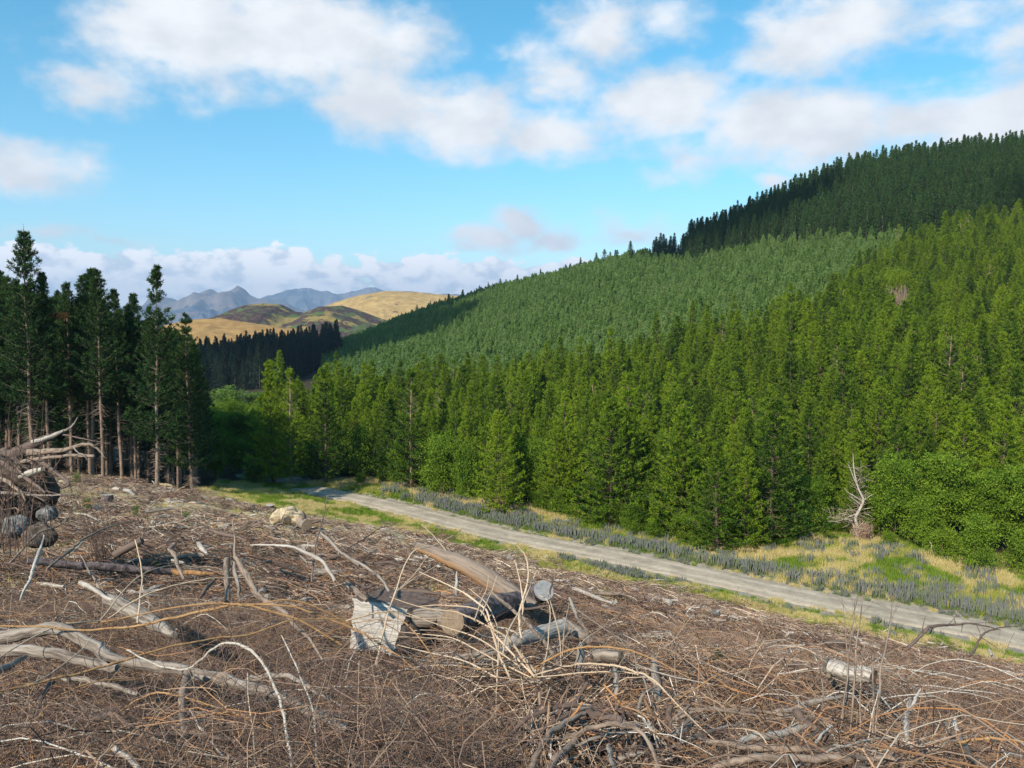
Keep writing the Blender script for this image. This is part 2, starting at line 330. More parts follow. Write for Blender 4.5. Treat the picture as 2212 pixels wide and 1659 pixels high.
M['bark'] = material('cracked_bark', [(0, (.13, .10, .095)), (1, (.24, .19, .175))], noise=15, nmix=.75, nramp=[(.42, (.018, .012, .012)), (.50, (.13, .095, .09)), (.7, (.27, .22, .21))], stretch=(1, 1, .55), bump=.035)
M['end_grain'] = material('end_grain', [(0, (.15, .11, .075)), (1, (.36, .27, .18))], noise=18, nmix=.5, nramp=[(.35, (.09, .065, .045)), (.7, (.36, .28, .20))])
M['end_grey'] = material('grey_end_grain', [(0, (.17, .175, .185)), (1, (.30, .31, .325))], noise=18, nmix=.5, nramp=[(.35, (.12, .12, .125)), (.7, (.38, .39, .40))])
M['clay'] = material('clay', [(0, (.40, .31, .19)), (1, (.58, .47, .31))], noise=3, nmix=.5, nramp=[(.35, (.22, .16, .11)), (.6, (.62, .51, .34))], bump=.10)
M['soil'] = material('dark_soil', [(0, (.06, .045, .035)), (1, (.14, .10, .075))], noise=5, nmix=.6, nramp=[(.35, (.03, .022, .018)), (.7, (.24, .19, .15))], bump=.08)
M['rock'] = material('grey_rock', [(0, (.13, .125, .12)), (1, (.22, .215, .20))], noise=5, nmix=.6, nramp=[(.35, (.06, .055, .05)), (.7, (.30, .29, .27))], bump=.05)
M['grass'] = material('verge_grass', [(0, (.10, .19, .02)), (.35, (.23, .34, .03)), (.55, (.46, .42, .10)), (1, (.70, .56, .29))], vary=.35, trans=.3, rough=.8)
M['bugloss'] = material('blue_flower_spikes', [(0, (.14, .21, .04)), (.45, (.17, .21, .10)), (1, (.19, .19, .215))], vary=.35, trans=.2)
M['red'] = material('red_leaves', [(0, (.40, .07, .03)), (1, (.60, .16, .05))])
M['orange_leaf'] = material('orange_needles', [(0, (.50, .16, .04)), (1, (.65, .26, .07))])
# ================================================================== geometry generators
def frames(d):
    d = d / np.maximum(np.linalg.norm(d, axis=-1, keepdims=True), 1e-9)
    ref = np.where(np.abs(d[..., 2:3]) < .9, np.array([0, 0, 1.]), np.array([1., 0, 0])); a = np.cross(d, ref); a /= np.maximum(np.linalg.norm(a, axis=-1, keepdims=True), 1e-9)
    return a, np.cross(d, a)
def sticks(mb, P, R, tint, sides=3, mi=0):
    """N tubes at once: P (N,S,3) points, R (N,S) radii, tint (N,)"""
    N_, S = R.shape; d = np.gradient(P, axis=1); a, b = frames(d); th = np.arange(sides) * 2 * pi / sides
    v = P[:, :, None, :] + R[:, :, None, None] * (np.cos(th)[None, None, :, None] * a[:, :, None, :] + np.sin(th)[None, None, :, None] * b[:, :, None, :])
    idx = np.arange(N_ * S * sides).reshape(N_, S, sides); i0 = idx[:, :-1, :]; i1 = idx[:, 1:, :]
    f = np.stack([i0, np.roll(i0, -1, 2), np.roll(i1, -1, 2), i1], -1).reshape(-1, 4)
    t = np.zeros((N_, S, sides, 3)); t[..., 0] = np.asarray(tint)[:, None, None]
    mb.add(v, f, t.reshape(-1, 3), mi=mi)
def tube(mb, pts, rad, sides=12, n=6, rough=.06, tint=.5, mi=0, seed=0, cap=(True, True), capmi=None, flat=1.0, tintfn=None):
    """one limb or log through pts (k,3) with radii rad (k,), lumpy, with grain coordinates"""
    P_ = catmull(pts, n); R_ = np.interp(np.linspace(0, 1, len(P_)), np.linspace(0, 1, len(rad)), rad)
    if len(P_) > 8:                                  # crooked run and knots
        rk = np.random.default_rng(seed + 11); q = rk.normal(0, 1, (len(P_), 3)); q = (q + np.roll(q, 1, 0) + np.roll(q, -1, 0)) / 3; q[0] = q[-1] = 0; P_ = P_ + q * np.minimum(R_, .014)[:, None] * .6
        R_ = R_ * (1 + np.where(R_ < .03, .28, .06) * (rk.uniform(0, 1, len(R_)) > .86)) * (1 + rk.normal(0, .025, len(R_)))
    d = np.gradient(P_, axis=0); a, b = frames(d)
    for i in range(1, len(a)):                       # parallel transport
        t = d[i] / np.linalg.norm(d[i]); q = a[i - 1] - t * np.dot(a[i - 1], t); a[i] = q / np.linalg.norm(q); b[i] = np.cross(t, a[i])
    L_ = np.concatenate([[0], np.cumsum(np.linalg.norm(np.diff(P_, axis=0), axis=1))]); th = np.arange(sides) * 2 * pi / sides
    nz = fbm(np.cos(th)[None, :] * 1.3 + seed * 3.7 + 5, np.sin(th)[None, :] * 1.3 + L_[:, None] * (.6 / max(R_.max() * 3, .02)), seed, 3) - .5
    rr = R_[:, None] * (1 + nz * 2 * rough * 2)
    off = np.cos(th)[None, :, None] * a[:, None, :] * flat + np.sin(th)[None, :, None] * b[:, None, :]
    v = P_[:, None, :] + rr[..., None] * off; S = len(P_)
    g = np.stack([np.cos(th)[None, :] * rr, np.sin(th)[None, :] * rr, np.broadcast_to(L_[:, None], rr.shape)], -1) + seed * 1.37
    idx = np.arange(S * sides).reshape(S, sides); i0 = idx[:-1]; i1 = idx[1:]
    f = np.stack([i0, np.roll(i0, -1, 1), np.roll(i1, -1, 1), i1], -1).reshape(-1, 4)
    tt = np.full((S, sides), float(tint)) if tintfn is None else tintfn(L_[:, None] / L_[-1] + 0 * th, off, v)
    t = np.zeros((S * sides, 3)); t[:, 0] = tt.ravel(); mb.add(v, f, t, g.reshape(-1, 3), mi)
    cm = mi if capmi is None else capmi
    for e, on in ((0, cap[0]), (S - 1, cap[1])):
        if on: disc(mb, P_[e], v[e], tint, cm, seed)
    return P_, v
def disc(mb, c, ring, tint, mi, seed=0):
    k = len(ring); vv = np.vstack([ring, [c]]); f = np.array([[i, (i + 1) % k, k] for i in range(k)])
    mb.add(vv, f, (tint, 0, 0), vv * 1.0 + seed, mi)
def blades(mb, p, d, ln, wd, tint, g=0.0, mi=0):
    """triangular needles / leaves: base p, direction d"""
    n = len(p); r = RNG.normal(size=(n, 3)); w = np.cross(d, r); w /= np.maximum(np.linalg.norm(w, axis=1, keepdims=True), 1e-6)
    ln = np.broadcast_to(ln, (n,))[:, None]; wd = np.broadcast_to(wd, (n,))[:, None]
    v = np.stack([p - w * wd, p + w * wd, p + d * ln], 1).reshape(-1, 3)
    t = np.zeros((n, 3, 3)); t[..., 0] = np.broadcast_to(tint, (n,))[:, None]; t[..., 1] = np.broadcast_to(g, (n,))[:, None]
    mb.add(v, np.arange(n * 3).reshape(n, 3), t.reshape(-1, 3), mi=mi)
def unit(v): return v / np.maximum(np.linalg.norm(v, axis=-1, keepdims=True), 1e-9)

def conifer(H_, R_, base=.1, dz=.5, nb=6, nt=9, nbl=6, bl=.28, bw=.035, slope=.15, curve=.2, droop=0., prof=.8, tr=.13, seed=0, dead=0, gap=0., lat=.35, topy=.25, spike=1.0, leader=1.2, bare_top=0.0, mi=0):
    """returns (crown MB, trunk MB) of one conifer with whorled branches"""
    rg = np.random.default_rng(seed); cr = MB(); tk = MB()
    lean = rg.normal(0, .012, 2); hs_ = np.linspace(0, H_, 9); ph = rg.uniform(0, 6)
    cx = lambda h: np.stack([lean[0] * h + .05 * np.sin(h * .6 + ph), lean[1] * h + .05 * np.cos(h * .5 + ph), h + 0 * np.asarray(h)], -1)
    tube(tk, cx(hs_), tr * (1 - hs_ / H_) ** .8 + .015, sides=7, n=3, rough=.05, tint=rg.uniform(.2, .8), seed=seed, cap=(False, False))
    h = H_ * base; bp = []; wl = []
    while h < H_ - .25:
        s = (h - H_ * base) / (H_ - H_ * base)
        Lp = R_ * (1 - s) ** prof * (min(1, .8 + s * 2)) + .12
        if rg.random() > gap:
            k = nb if s < .8 else max(4, nb - 1); a0 = rg.uniform(0, 6.28)
            for j in range(k):
                a = a0 + j * 2 * pi / k + rg.normal(0, .25); Lb = Lp * rg.uniform(.6, 1.2); z0 = h + rg.normal(0, .08)
                o = np.array([cos(a), sin(a), 0.]); lt = np.array([-sin(a), cos(a), 0.])
                sl = slope + .5 * s * spike; cv = curve
                m = max(3, int(nt * (.35 + .65 * Lb / max(R_, .1)))); t = rg.uniform(.12, 1, m) ** .75
                lo_ = rg.uniform(-1, 1, m) * lat * Lb * (1.05 - t) * (t > .15)
                zz = Lb * (sl * t + cv * t * t) - droop * Lb * t
                p = cx(np.array([z0]))[0] + o * (Lb * t)[:, None] + lt * lo_[:, None]; p[:, 2] += zz
                bd = unit(o + np.array([0, 0, sl + 2 * cv * .7]) + lt * (lo_ / max(Lb, .1))[:, None] * 1.5)
                pp = np.repeat(p, nbl, 0) + rg.normal(0, bl * .22, (m * nbl, 3)); dd = unit(np.repeat(bd, nbl, 0) * .9 + rg.normal(0, .75, (m * nbl, 3)) + np.array([0, 0, .35]))
                tt = np.clip(np.repeat(rg.uniform(0, 1, m) * .7 + .15, nbl) + rg.normal(0, .12, m * nbl), 0, 1)
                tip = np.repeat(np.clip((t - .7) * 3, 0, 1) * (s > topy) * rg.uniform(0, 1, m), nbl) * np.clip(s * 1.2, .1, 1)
                if not (bare_top and s > .55 and s < .9 and rg.random() < bare_top):
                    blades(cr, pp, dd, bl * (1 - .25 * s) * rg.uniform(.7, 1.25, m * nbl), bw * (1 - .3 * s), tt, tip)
                q = cx(np.array([z0]))[0]; tq = np.array([0, .5, 1.])[:, None] * .9; br = q + o * Lb * tq; br[:, 2] += (Lb * (sl * tq + cv * tq ** 2) - droop * Lb * tq)[:, 0]
                bp.append(br); wl.append(.012 + .014 * Lb / max(R_, .1))
        h += dz * rg.uniform(.75, 1.25) * (1 - .35 * s)
    ld_ = np.linspace(H_ - leader, H_ + .15, 16); pp = np.repeat(cx(ld_), 7, 0); dd = unit(rg.normal(0, .6, (len(pp), 3)) + np.array([0, 0, 1.1]))
    blades(cr, pp, dd, bl * np.repeat(np.linspace(.6, .25, 16), 7), bw * .6, rg.uniform(.4, 1, len(pp)), .7)
    if bp:
        bp = np.array(bp); wl = np.array(wl); sticks(tk, bp, wl[:, None] * np.array([1, .7, .3])[None, :], rg.uniform(.1, .7, len(bp)), 3, 1)
    if dead:
        z = rg.uniform(.4, max(H_ * base, 1.2), dead); a = rg.uniform(0, 6.28, dead); ln = rg.uniform(.3, 1.5, dead) * (.4 + .6 * z / max(H_ * base, 1.2)); o = np.stack([np.cos(a), np.sin(a), rg.normal(-.05, .25, dead)], 1)
        q = cx(z); pts = q[:, None, :] + o[:, None, :] * (ln[:, None] * np.array([0, .5, 1.]))[..., None]; pts[:, 2, 2] -= .12 * ln
        sticks(tk, pts, np.array([.022, .016, .008])[None, :] * np.ones((dead, 1)), rg.uniform(0, 1, dead), 3, 1)
    return cr, tk
def broadleaf(H_, R_, seed=0, ncl=420, nl=26, ls=.13, lobes=9, low=.1, mi=0, sig=.24):
    rg = np.random.default_rng(seed); cr = MB(); tk = MB()
    k = lobes * 2; a = rg.uniform(0, 6.28, k); rr = R_ * rg.uniform(0, .62, k); hh = H_ * (low + .1 + (1 - low - .3) * rg.uniform(0, 1, k) ** .8); hh[0] = H_ * .78; rr[0] *= .3
    rr *= 1 - .45 * hh / H_; c = np.stack([rr * np.cos(a), rr * np.sin(a), hh], 1); lr = rg.uniform(.2, .46, k) * R_
    i = rg.integers(0, k, ncl); d = unit(rg.normal(size=(ncl, 3)) + np.array([0, 0, .2])); q = c[i] + d * (lr[i] * rg.uniform(.35, 1.32, ncl))[:, None] * np.array([1, 1, .95]); q[:, 2] = np.clip(q[:, 2], .08 * H_, None)
    n = ncl * nl; p = np.repeat(q, nl, 0) + rg.normal(0, sig, (n, 3)) * np.array([1, 1, .6]); dd = unit(np.repeat(d, nl, 0) * .5 + rg.normal(0, .8, (n, 3)) + np.array([0, 0, .1]))
    ct = rg.uniform(.1, .9, ncl); blades(cr, p, dd, ls * rg.uniform(.8, 1.5, n), ls * .45, np.clip(np.repeat(ct, nl) + rg.normal(0, .15, n), 0, 1), 0)
    for j in range(min(k, 7)):
        m = c[j] * .5 + rg.normal(0, .1, 3); m[2] = c[j][2] * .45; tube(tk, [(rg.normal(0, .06), rg.normal(0, .06), -.1), m, c[j]], [.09, .05, .015], sides=5, n=3, tint=rg.random(), seed=seed + j, cap=(False, False))
    return cr, tk
def make_proto(kind, gen, mats_cr, mats_tk):
    cr, tk = gen; both = MB()
    for s_, off in ((cr, 0), (tk, 1)):
        pass
    c = cr.mesh(kind + '_crown', mats_cr); t = tk.mesh(kind + '_trunk', mats_tk, True)
    both.v = cr.v + tk.v; both.t = cr.t + tk.t; both.g = cr.g + tk.g; both.n = cr.n + tk.n
    both.f3 = cr.f3 + [f + cr.n for f in tk.f3]; both.f4 = cr.f4 + [f + cr.n for f in tk.f4]
    both.m3 = cr.m3 + [m + 1 for m in tk.m3]; both.m4 = cr.m4 + [m + 1 for m in tk.m4]
    b = both.mesh(kind + '_whole', [mats_cr] + list(mats_tk)); return dict(crown=c, trunk=t, both=b)
def put_tree(pr, name, loc, rz, sc, crown='crown', **k):
    e = empty(name, tuple(loc), rz, sc, **k)
    for nm in ('crown', 'trunk'):
        o = bpy.data.objects.new(nm, pr[nm]); C.objects.link(o); o.parent = e
    return e
def scatter(name, protos, pts, rz, sc, idx, tilt=None, **k):
    """ONE stuff object: instances of meshes on given points (geometry nodes)"""
    me = bpy.data.meshes.new(name); n = len(pts); me.vertices.add(n); me.vertices.foreach_set('co', np.asarray(pts, np.float32).ravel())
    rot = np.zeros((n, 3), np.float32); rot[:, 2] = rz
    if tilt is not None: rot[:, :2] = tilt
    s = np.asarray(sc, np.float32); s = np.repeat(s[:, None], 3, 1) if s.ndim == 1 else s
    for nm, arr in (('rot', rot), ('scl', s)):
        a = me.attributes.new(nm, 'FLOAT_VECTOR', 'POINT'); a.data.foreach_set('vector', arr.astype(np.float32).ravel())
    a = me.attributes.new('idx', 'INT', 'POINT'); a.data.foreach_set('value', np.asarray(idx, np.int32))
    o = bpy.data.objects.new(name, me); C.objects.link(o)
    ng = bpy.data.node_groups.new(name, 'GeometryNodeTree'); ng.interface.new_socket('Geometry', in_out='INPUT', socket_type='NodeSocketGeometry'); ng.interface.new_socket('Geometry', in_out='OUTPUT', socket_type='NodeSocketGeometry')
    n_ = ng.nodes; l = ng.links; gi = n_.new('NodeGroupInput'); go = n_.new('NodeGroupOutput'); jn = n_.new('GeometryNodeJoinGeometry')
    def na(nm, t):
        q = n_.new('GeometryNodeInputNamedAttribute'); q.data_type = t; q.inputs['Name'].default_value = nm; return q.outputs['Attribute']
    ar, asc, ai = na('rot', 'FLOAT_VECTOR'), na('scl', 'FLOAT_VECTOR'), na('idx', 'INT')
    for j, pm in enumerate(protos):
        po = bpy.data.objects.new(name + '_source', pm)
        oi = n_.new('GeometryNodeObjectInfo'); oi.inputs['Object'].default_value = po; oi.inputs['As Instance'].default_value = True
        ip = n_.new('GeometryNodeInstanceOnPoints'); cp = n_.new('FunctionNodeCompare'); cp.data_type = 'INT'; cp.operation = 'EQUAL'
        l.new(ai, cp.inputs[2]); cp.inputs[3].default_value = j; l.new(cp.outputs[0], ip.inputs['Selection'])
        l.new(gi.outputs[0], ip.inputs['Points']); l.new(oi.outputs['Geometry'], ip.inputs['Instance'])
        e2r = n_.new('FunctionNodeEulerToRotation'); l.new(ar, e2r.inputs[0]); l.new(e2r.outputs[0], ip.inputs['Rotation']); l.new(asc, ip.inputs['Scale']); l.new(ip.outputs[0], jn.inputs[0])
    l.new(jn.outputs[0], go.inputs[0]); md = o.modifiers.new('scatter', 'NODES'); md.node_group = ng
    return tag(o, kind='stuff', **k)

# ================================================================== ground
def uof(x, y): return 512 + FPX * x / np.maximum(y, .1)
_ed = []
for u, v in ((-200,468),(205,492),(215,505),(300,493),(361,484),(400,487),(463,499),(530,512),(602,529),(660,540),(718,548),(764,548),(830,537),(870,541),(926,556),(1024,570),(1200,590)):
    _ed.append((u, WG(u * 2.16016, v * 2.16016)[1]) if u > 300 else (u, 82.0 if u <= 205 else 101.0))
EU = np.array(_ed)
def edge_y(u): return np.interp(u, EU[:, 0], EU[:, 1])
NEARW_U = [100, 330, 380, 430, 500, 700, 850, 1024, 1200]; NEARW = [24, 20, 16, 13, 9, 8, 8.2, 6.5, 6.5]
def zone(x, y):
    """0 slash, 1 verge near side, 2 verge far side, 3 forest floor, 4 road"""
    sd = road_sd(x, y); u = uof(x, y); z = np.zeros(np.shape(x), int); wob = (fbm(x * .3, y * .3, 21) - .5) * 5
    z = np.where((sd > -np.interp(u, NEARW_U, NEARW) + wob) & (y > 20) & (u > 150), 1, z)
    z = np.where((sd > ROADW) & (y > 20) & (u > 150), 2, z); z = np.where(np.abs(sd) < ROADW, 4, z)
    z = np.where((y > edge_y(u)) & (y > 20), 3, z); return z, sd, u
az1 = np.concatenate([np.arange(-180, -42, 3.0), np.arange(-42, 42, .22), np.arange(42, 180, 3.0)]); r1 = np.exp(np.arange(math.log(1.1), math.log(29000), .017))
A_, R_g = np.meshgrid(np.radians(az1), r1); gx = R_g * np.sin(A_); gy = R_g * np.cos(A_); gz = H(gx, gy)
zn, sd_, u_ = zone(gx, gy)
n_a, n_r = len(az1), len(r1)
def clayf(x, y, u):
    c = np.clip((fbm(x * .16, y * .16, 5) - .52) * 7, 0, 1) * ((u < 420) & (y > 24) & (y < 74))
    return np.maximum(np.maximum(c, np.exp(-((x + 21) / 9) ** 2 - ((y - 53) / 6) ** 2) * 1.3), np.exp(-((x + 13) / 8) ** 2 - ((y - 39) / 2.6) ** 2) * 1.3).clip(0, 1)
clay = clayf(gx, gy, u_)
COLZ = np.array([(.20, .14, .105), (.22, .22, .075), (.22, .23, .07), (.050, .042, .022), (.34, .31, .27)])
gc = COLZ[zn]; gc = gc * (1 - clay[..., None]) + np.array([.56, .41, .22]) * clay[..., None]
far = np.clip((R_g - 620) / 300, 0, 1)[..., None]; gc = gc * (1 - far) + np.array([.36, .26, .11]) * far
shoulder = (np.abs(sd_) < 3.1) & (np.abs(sd_) >= 1.9); gc[shoulder] = (.36, .31, .24)
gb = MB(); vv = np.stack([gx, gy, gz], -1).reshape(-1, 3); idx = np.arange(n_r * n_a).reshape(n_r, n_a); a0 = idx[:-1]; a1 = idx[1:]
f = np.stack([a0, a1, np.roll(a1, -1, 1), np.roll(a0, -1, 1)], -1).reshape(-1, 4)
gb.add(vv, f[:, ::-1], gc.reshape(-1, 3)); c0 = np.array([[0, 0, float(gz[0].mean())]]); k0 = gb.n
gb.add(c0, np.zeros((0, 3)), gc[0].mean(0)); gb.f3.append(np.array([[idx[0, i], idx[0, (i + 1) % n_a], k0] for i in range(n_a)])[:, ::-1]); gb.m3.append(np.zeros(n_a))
def ground_mat(name, mulr=((.3, (.55, .55, .55)), (.7, (1.35, 1.35, 1.35))), s1=1.2, s2=14, attr='tint', bump=.06):
    m = bpy.data.materials.new(name); m.use_nodes = True; nt = m.node_tree; n = nt.nodes; l = nt.links; b = n['Principled BSDF']; b.inputs['Roughness'].default_value = .95; b.inputs['Specular IOR Level'].default_value = .1
    at = n.new('ShaderNodeAttribute'); at.attribute_name = attr; tcn = n.new('ShaderNodeTexCoord'); col = at.outputs['Color']
    for s in (s1, s2):
        nz = n.new('ShaderNodeTexNoise'); nz.inputs['Scale'].default_value = s; nz.inputs['Detail'].default_value = 8; nz.inputs['Roughness'].default_value = .65; l.new(tcn.outputs['Object'], nz.inputs['Vector'])
        r = n.new('ShaderNodeValToRGB'); e = r.color_ramp.elements
        for i, (p, c) in enumerate(mulr): e[i].position = p; e[i].color = tuple(c) + (1,)
        l.new(nz.outputs['Fac'], r.inputs[0]); mx = n.new('ShaderNodeMix'); mx.data_type = 'RGBA'; mx.blend_type = 'MULTIPLY'; mx.inputs[0].default_value = .8; l.new(col, mx.inputs[6]); l.new(r.outputs[0], mx.inputs[7]); col = mx.outputs[2]
    l.new(col, b.inputs['Base Color'])
    if bump: bp = n.new('ShaderNodeBump'); bp.inputs['Strength'].default_value = .8; bp.inputs['Distance'].default_value = bump; l.new(nz.outputs['Fac'], bp.inputs['Height']); l.new(bp.outputs[0], b.inputs['Normal'])
    return m
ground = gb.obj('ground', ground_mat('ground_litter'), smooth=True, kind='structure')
# road ribbon, cambered, lying on the bed pressed into the ground
rb = MB(); CR = catmull(RP, 40); dn = np.gradient(CR, axis=0); nn = np.stack([-dn[:, 1], dn[:, 0]], 1); nn /= np.linalg.norm(nn, axis=1)[:, None]; nn *= np.sign(np.sum(nn * RN[30] , axis=1))[:, None]
cs = np.linspace(-1, 1, 21); wv = ROADW + (fbm(np.arange(len(CR)) * .22, np.zeros(len(CR)), 31) - .5) * .5
rx = CR[:, None, 0] + nn[:, None, 0] * cs[None, :] * wv[:, None]; ry = CR[:, None, 1] + nn[:, None, 1] * cs[None, :] * wv[:, None]
rz_ = -20.0 + .02 + .05 * (1 - cs[None, :] ** 2) - .035 * np.exp(-((np.abs(cs[None, :]) - .45) / .13) ** 2) + (fbm(rx * 1.5, ry * 1.5, 8) - .5) * .04 - .10 * (np.abs(cs[None, :]) > .97) + (H(rx, ry) * 0)
trk = np.exp(-((np.abs(cs[None, :] + .04) - .46) / .15) ** 2) * (.6 + .8 * fbm(rx * .3, ry * .3, 77)); rc = np.array([.37, .31, .235])[None, None] * (1 - trk[..., None]) + np.array([.48, .405, .305])[None, None] * trk[..., None]
dus = np.clip((fbm(rx * .8, ry * .8, 12) - .5) * 2, -.4, .4)[..., None]; rc = rc * (1 + dus * .35)
idx = np.arange(rx.size).reshape(rx.shape); i0 = idx[:-1, :-1]; f = np.stack([i0, idx[:-1, 1:], idx[1:, 1:], idx[1:, :-1]], -1).reshape(-1, 4)
rb.add(np.stack([rx, ry, rz_], -1), f, rc.reshape(-1, 3)); rb.obj('road', ground_mat('road_gravel', ((.3, (.78, .78, .78)), (.7, (1.2, 1.2, 1.2))), 2.5, 40, bump=.02), smooth=True, kind='structure')

# ================================================================== far hills and mountains
def hill(name, prof, y0, front, back, amp, matr, seed, dens=1.0, foot=-120, kind='structure', expo=1.6, ridge=False):
    xs = []; zs = []
    for X, Y in prof:
        p = W(X, Y, y0); xs.append(p[0]); zs.append(p[2])
    n = int(420 * dens); m = int(150 * dens); x = np.linspace(xs[0], xs[-1], n); t = np.linspace(-1, 1, m); X_, T_ = np.meshgrid(x, t)
    top = np.interp(X_, xs, zs); q = np.where(T_ < 0, 1 - (-T_) ** expo, 1 - T_ ** expo)
    y = y0 + np.where(T_ < 0, T_ * front, T_ * back); z = foot + (top - foot) * q
    nz = fbm(X_ / front * 2.2 + seed, y / front * 3.0, seed, 6) - .5
    if ridge: nz = -np.abs(fbm(X_ / front * 3.4 + seed + T_ * .6, y / front * 1.6, seed, 6) - .5) * 3.2
    z = z + nz * amp * (1 - np.exp(-(T_ / .10) ** 2) * (.85 if not ridge else .7))
    mb = MB(); idx = np.arange(n * m).reshape(m, n); i0 = idx[:-1, :-1]; f = np.stack([i0, idx[:-1, 1:], idx[1:, 1:], idx[1:, :-1]], -1).reshape(-1, 4)
    mb.add(np.stack([X_, y, z], -1), f, np.stack([q, nz + .5, 0 * q], -1).reshape(-1, 3)); o = mb.obj(name, matr, smooth=True, kind=kind); return o, (X_, y, z)
def hill_mat(name, grass, scrub, green, sc, thr, gthr=.55, rough=1.0, det=10):
    m = bpy.data.materials.new(name); m.use_nodes = True; nt = m.node_tree; n = nt.nodes; l = nt.links; b = n['Principled BSDF']; b.inputs['Roughness'].default_value = rough; b.inputs['Specular IOR Level'].default_value = 0.05
    tcn = n.new('ShaderNodeTexCoord')
    def nz(s, d=8): q = n.new('ShaderNodeTexNoise'); q.inputs['Scale'].default_value = s; q.inputs['Detail'].default_value = d; q.inputs['Roughness'].default_value = .68; l.new(tcn.outputs['Object'], q.inputs['Vector']); return q.outputs['Fac']
    def rmp(v, a, b_): q = n.new('ShaderNodeMapRange'); q.interpolation_type = 'SMOOTHSTEP'; l.new(v, q.inputs[0]); q.inputs[1].default_value = a; q.inputs[2].default_value = b_; return q.outputs[0]
    def mx(f, a, b_):
        q = n.new('ShaderNodeMix'); q.data_type = 'RGBA'; l.new(f, q.inputs[0])
        for i, v in ((6, a), (7, b_)):
            if isinstance(v, tuple): q.inputs[i].default_value = v + (1,)
            else: l.new(v, q.inputs[i])
        return q.outputs[2]
    g2 = mx(rmp(nz(sc * 8), .35, .65), tuple(c * .72 for c in grass), tuple(min(1, c * 1.15) for c in grass)); s2 = mx(rmp(nz(sc * 9, 4), .42, .58), tuple(c * .5 for c in scrub), tuple(c * 1.3 for c in scrub))
    c = mx(rmp(nz(sc, 14), thr, thr + .02), g2, mx(rmp(nz(sc * 1.7, 6), gthr, gthr + .06), s2, green)); l.new(c, b.inputs['Base Color']); return m
golden = hill_mat('golden_tussock', (.36, .215, .075), (.13, .09, .055), (.12, .14, .045), .010, .60)
scrubm = hill_mat('scrub_hill', (.27, .20, .065), (.075, .048, .038), (.08, .115, .035), .022, .45, .52)
farg = hill_mat('pale_tussock', (.40, .27, .11), (.12, .085, .055), (.15, .15, .06), .009, .57)
rockm = hill_mat('haze_tinted_scree', (.17, .14, .125), (.07, .085, .115), (.12, .12, .12), .0010, .48, .5)  # blue of the darker rock tone is distance haze put into the colour
hill('hill', [(-700,720),(-200,715),(200,712),(340,708),(380,697),(430,688),(480,687),(540,696),(600,704),(680,715),(760,745),(1000,780)], 1150, 420, 300, 34, golden, 3, foot=-150)
hill('hill', [(300,730),(400,702),(470,684),(505,668),(535,658),(575,654),(610,657),(640,672),(660,674),(690,660),(740,658),(775,668),(810,682),(870,702),(1000,735),(1150,760)], 1500, 480, 300, 60, scrubm, 8, foot=-150)
hill('hill', [(560,720),(690,668),(730,652),(780,638),(835,629),(890,630),(940,636),(1000,640),(1100,650),(1300,660),(1700,690)], 1900, 560, 600, 26, farg, 12, foot=-150)
hill('mountain', [(-900,650),(-300,640),(0,650),(150,640),(260,655),(330,632),(360,640),(385,650),(410,643),(435,628),(455,616),(470,624),(490,622),(515,616),(545,632),(580,645),(620,652),(700,662),(900,660)], 9500, 2500, 2500, 420, rockm, 20, foot=-250, expo=1.25, ridge=True)
hill('mountain', [(300,670),(440,670),(480,664),(515,654),(560,668),(600,672),(700,668)], 7600, 1100, 1500, 160, rockm, 33, foot=-250, expo=1.3, ridge=True)
hill('mountain', [(500,668),(590,634),(640,620),(690,624),(720,630),(760,618),(800,616),(850,626),(930,632),(1100,640),(1400,650)], 13500, 3000, 2500, 420, rockm, 44, foot=-260, expo=1.25, ridge=True)

# ================================================================== tree kinds
tm = [M['trunk_pale'], M['dead']]; tm2 = [M['trunk'], M['dead']]; tm3 = [M['trunk_dim'], M['trunk_dim']]
PINE = [make_proto('pine', conifer(rh, rw, base=b_, dz=.50, nb=7, nt=17, nbl=8, bl=.27, bw=.042, slope=.02, curve=.25, prof=pf + .2, tr=.15, seed=100 + i, dead=14, gap=.04, bare_top=bt), M['pine'], tm if bt > .5 else [M['trunk_dim'], M['trunk_pale']])
        for i, (rh, rw, b_, pf, bt) in enumerate([(11, 3.1, .06, .75, 0), (12, 3.0, .08, .8, .1), (10.5, 3.3, .05, .7, 0), (12.5, 3.0, .10, .75, .7), (11.5, 3.6, .04, .72, 0), (9.5, 2.9, .06, .8, 0), (13, 2.9, .09, .85, 0)])]
STAND = [make_proto('tall_pine', conifer(rh, rw, base=b_, dz=.62, nb=7, nt=12, nbl=11, bl=.36, bw=.055, slope=.05, curve=.35, prof=.85, tr=.21, seed=200 + i, dead=130, gap=.14, lat=.42, spike=1.5, leader=3.2, topy=.5), M['stand'], tm2)
         for i, (rh, rw, b_) in enumerate([(25, 3.3, .30), (25, 3.0, .38), (25, 3.6, .22), (25, 3.0, .42), (25, 4.0, .10)])]
DARK = [make_proto('dark_pine', conifer(rh, rw, base=b_, dz=.62, nb=6, nt=9, nbl=7, bl=.40, bw=.085, slope=.05, curve=.15, prof=.85, tr=.18, seed=300 + i, dead=6, gap=.05, topy=.4, leader=2.2), M['pine_dark'], tm3)
        for i, (rh, rw, b_) in enumerate([(15, 3.1, .10), (16, 2.8, .12), (14.5, 3.4, .05), (15.5, 2.9, .10)])]
FIR = [make_proto('fir', conifer(rh, rw, base=.04, dz=.5, nb=6, nt=6, nbl=5, bl=.42, bw=.11, slope=.05, curve=.05, droop=.02, prof=.95, tr=.08, seed=400 + i, topy=2, leader=.8), M['fir'], tm)
       for i, (rh, rw) in enumerate([(6.5, 1.5), (7, 1.4), (6, 1.6), (5.5, 1.4)])]
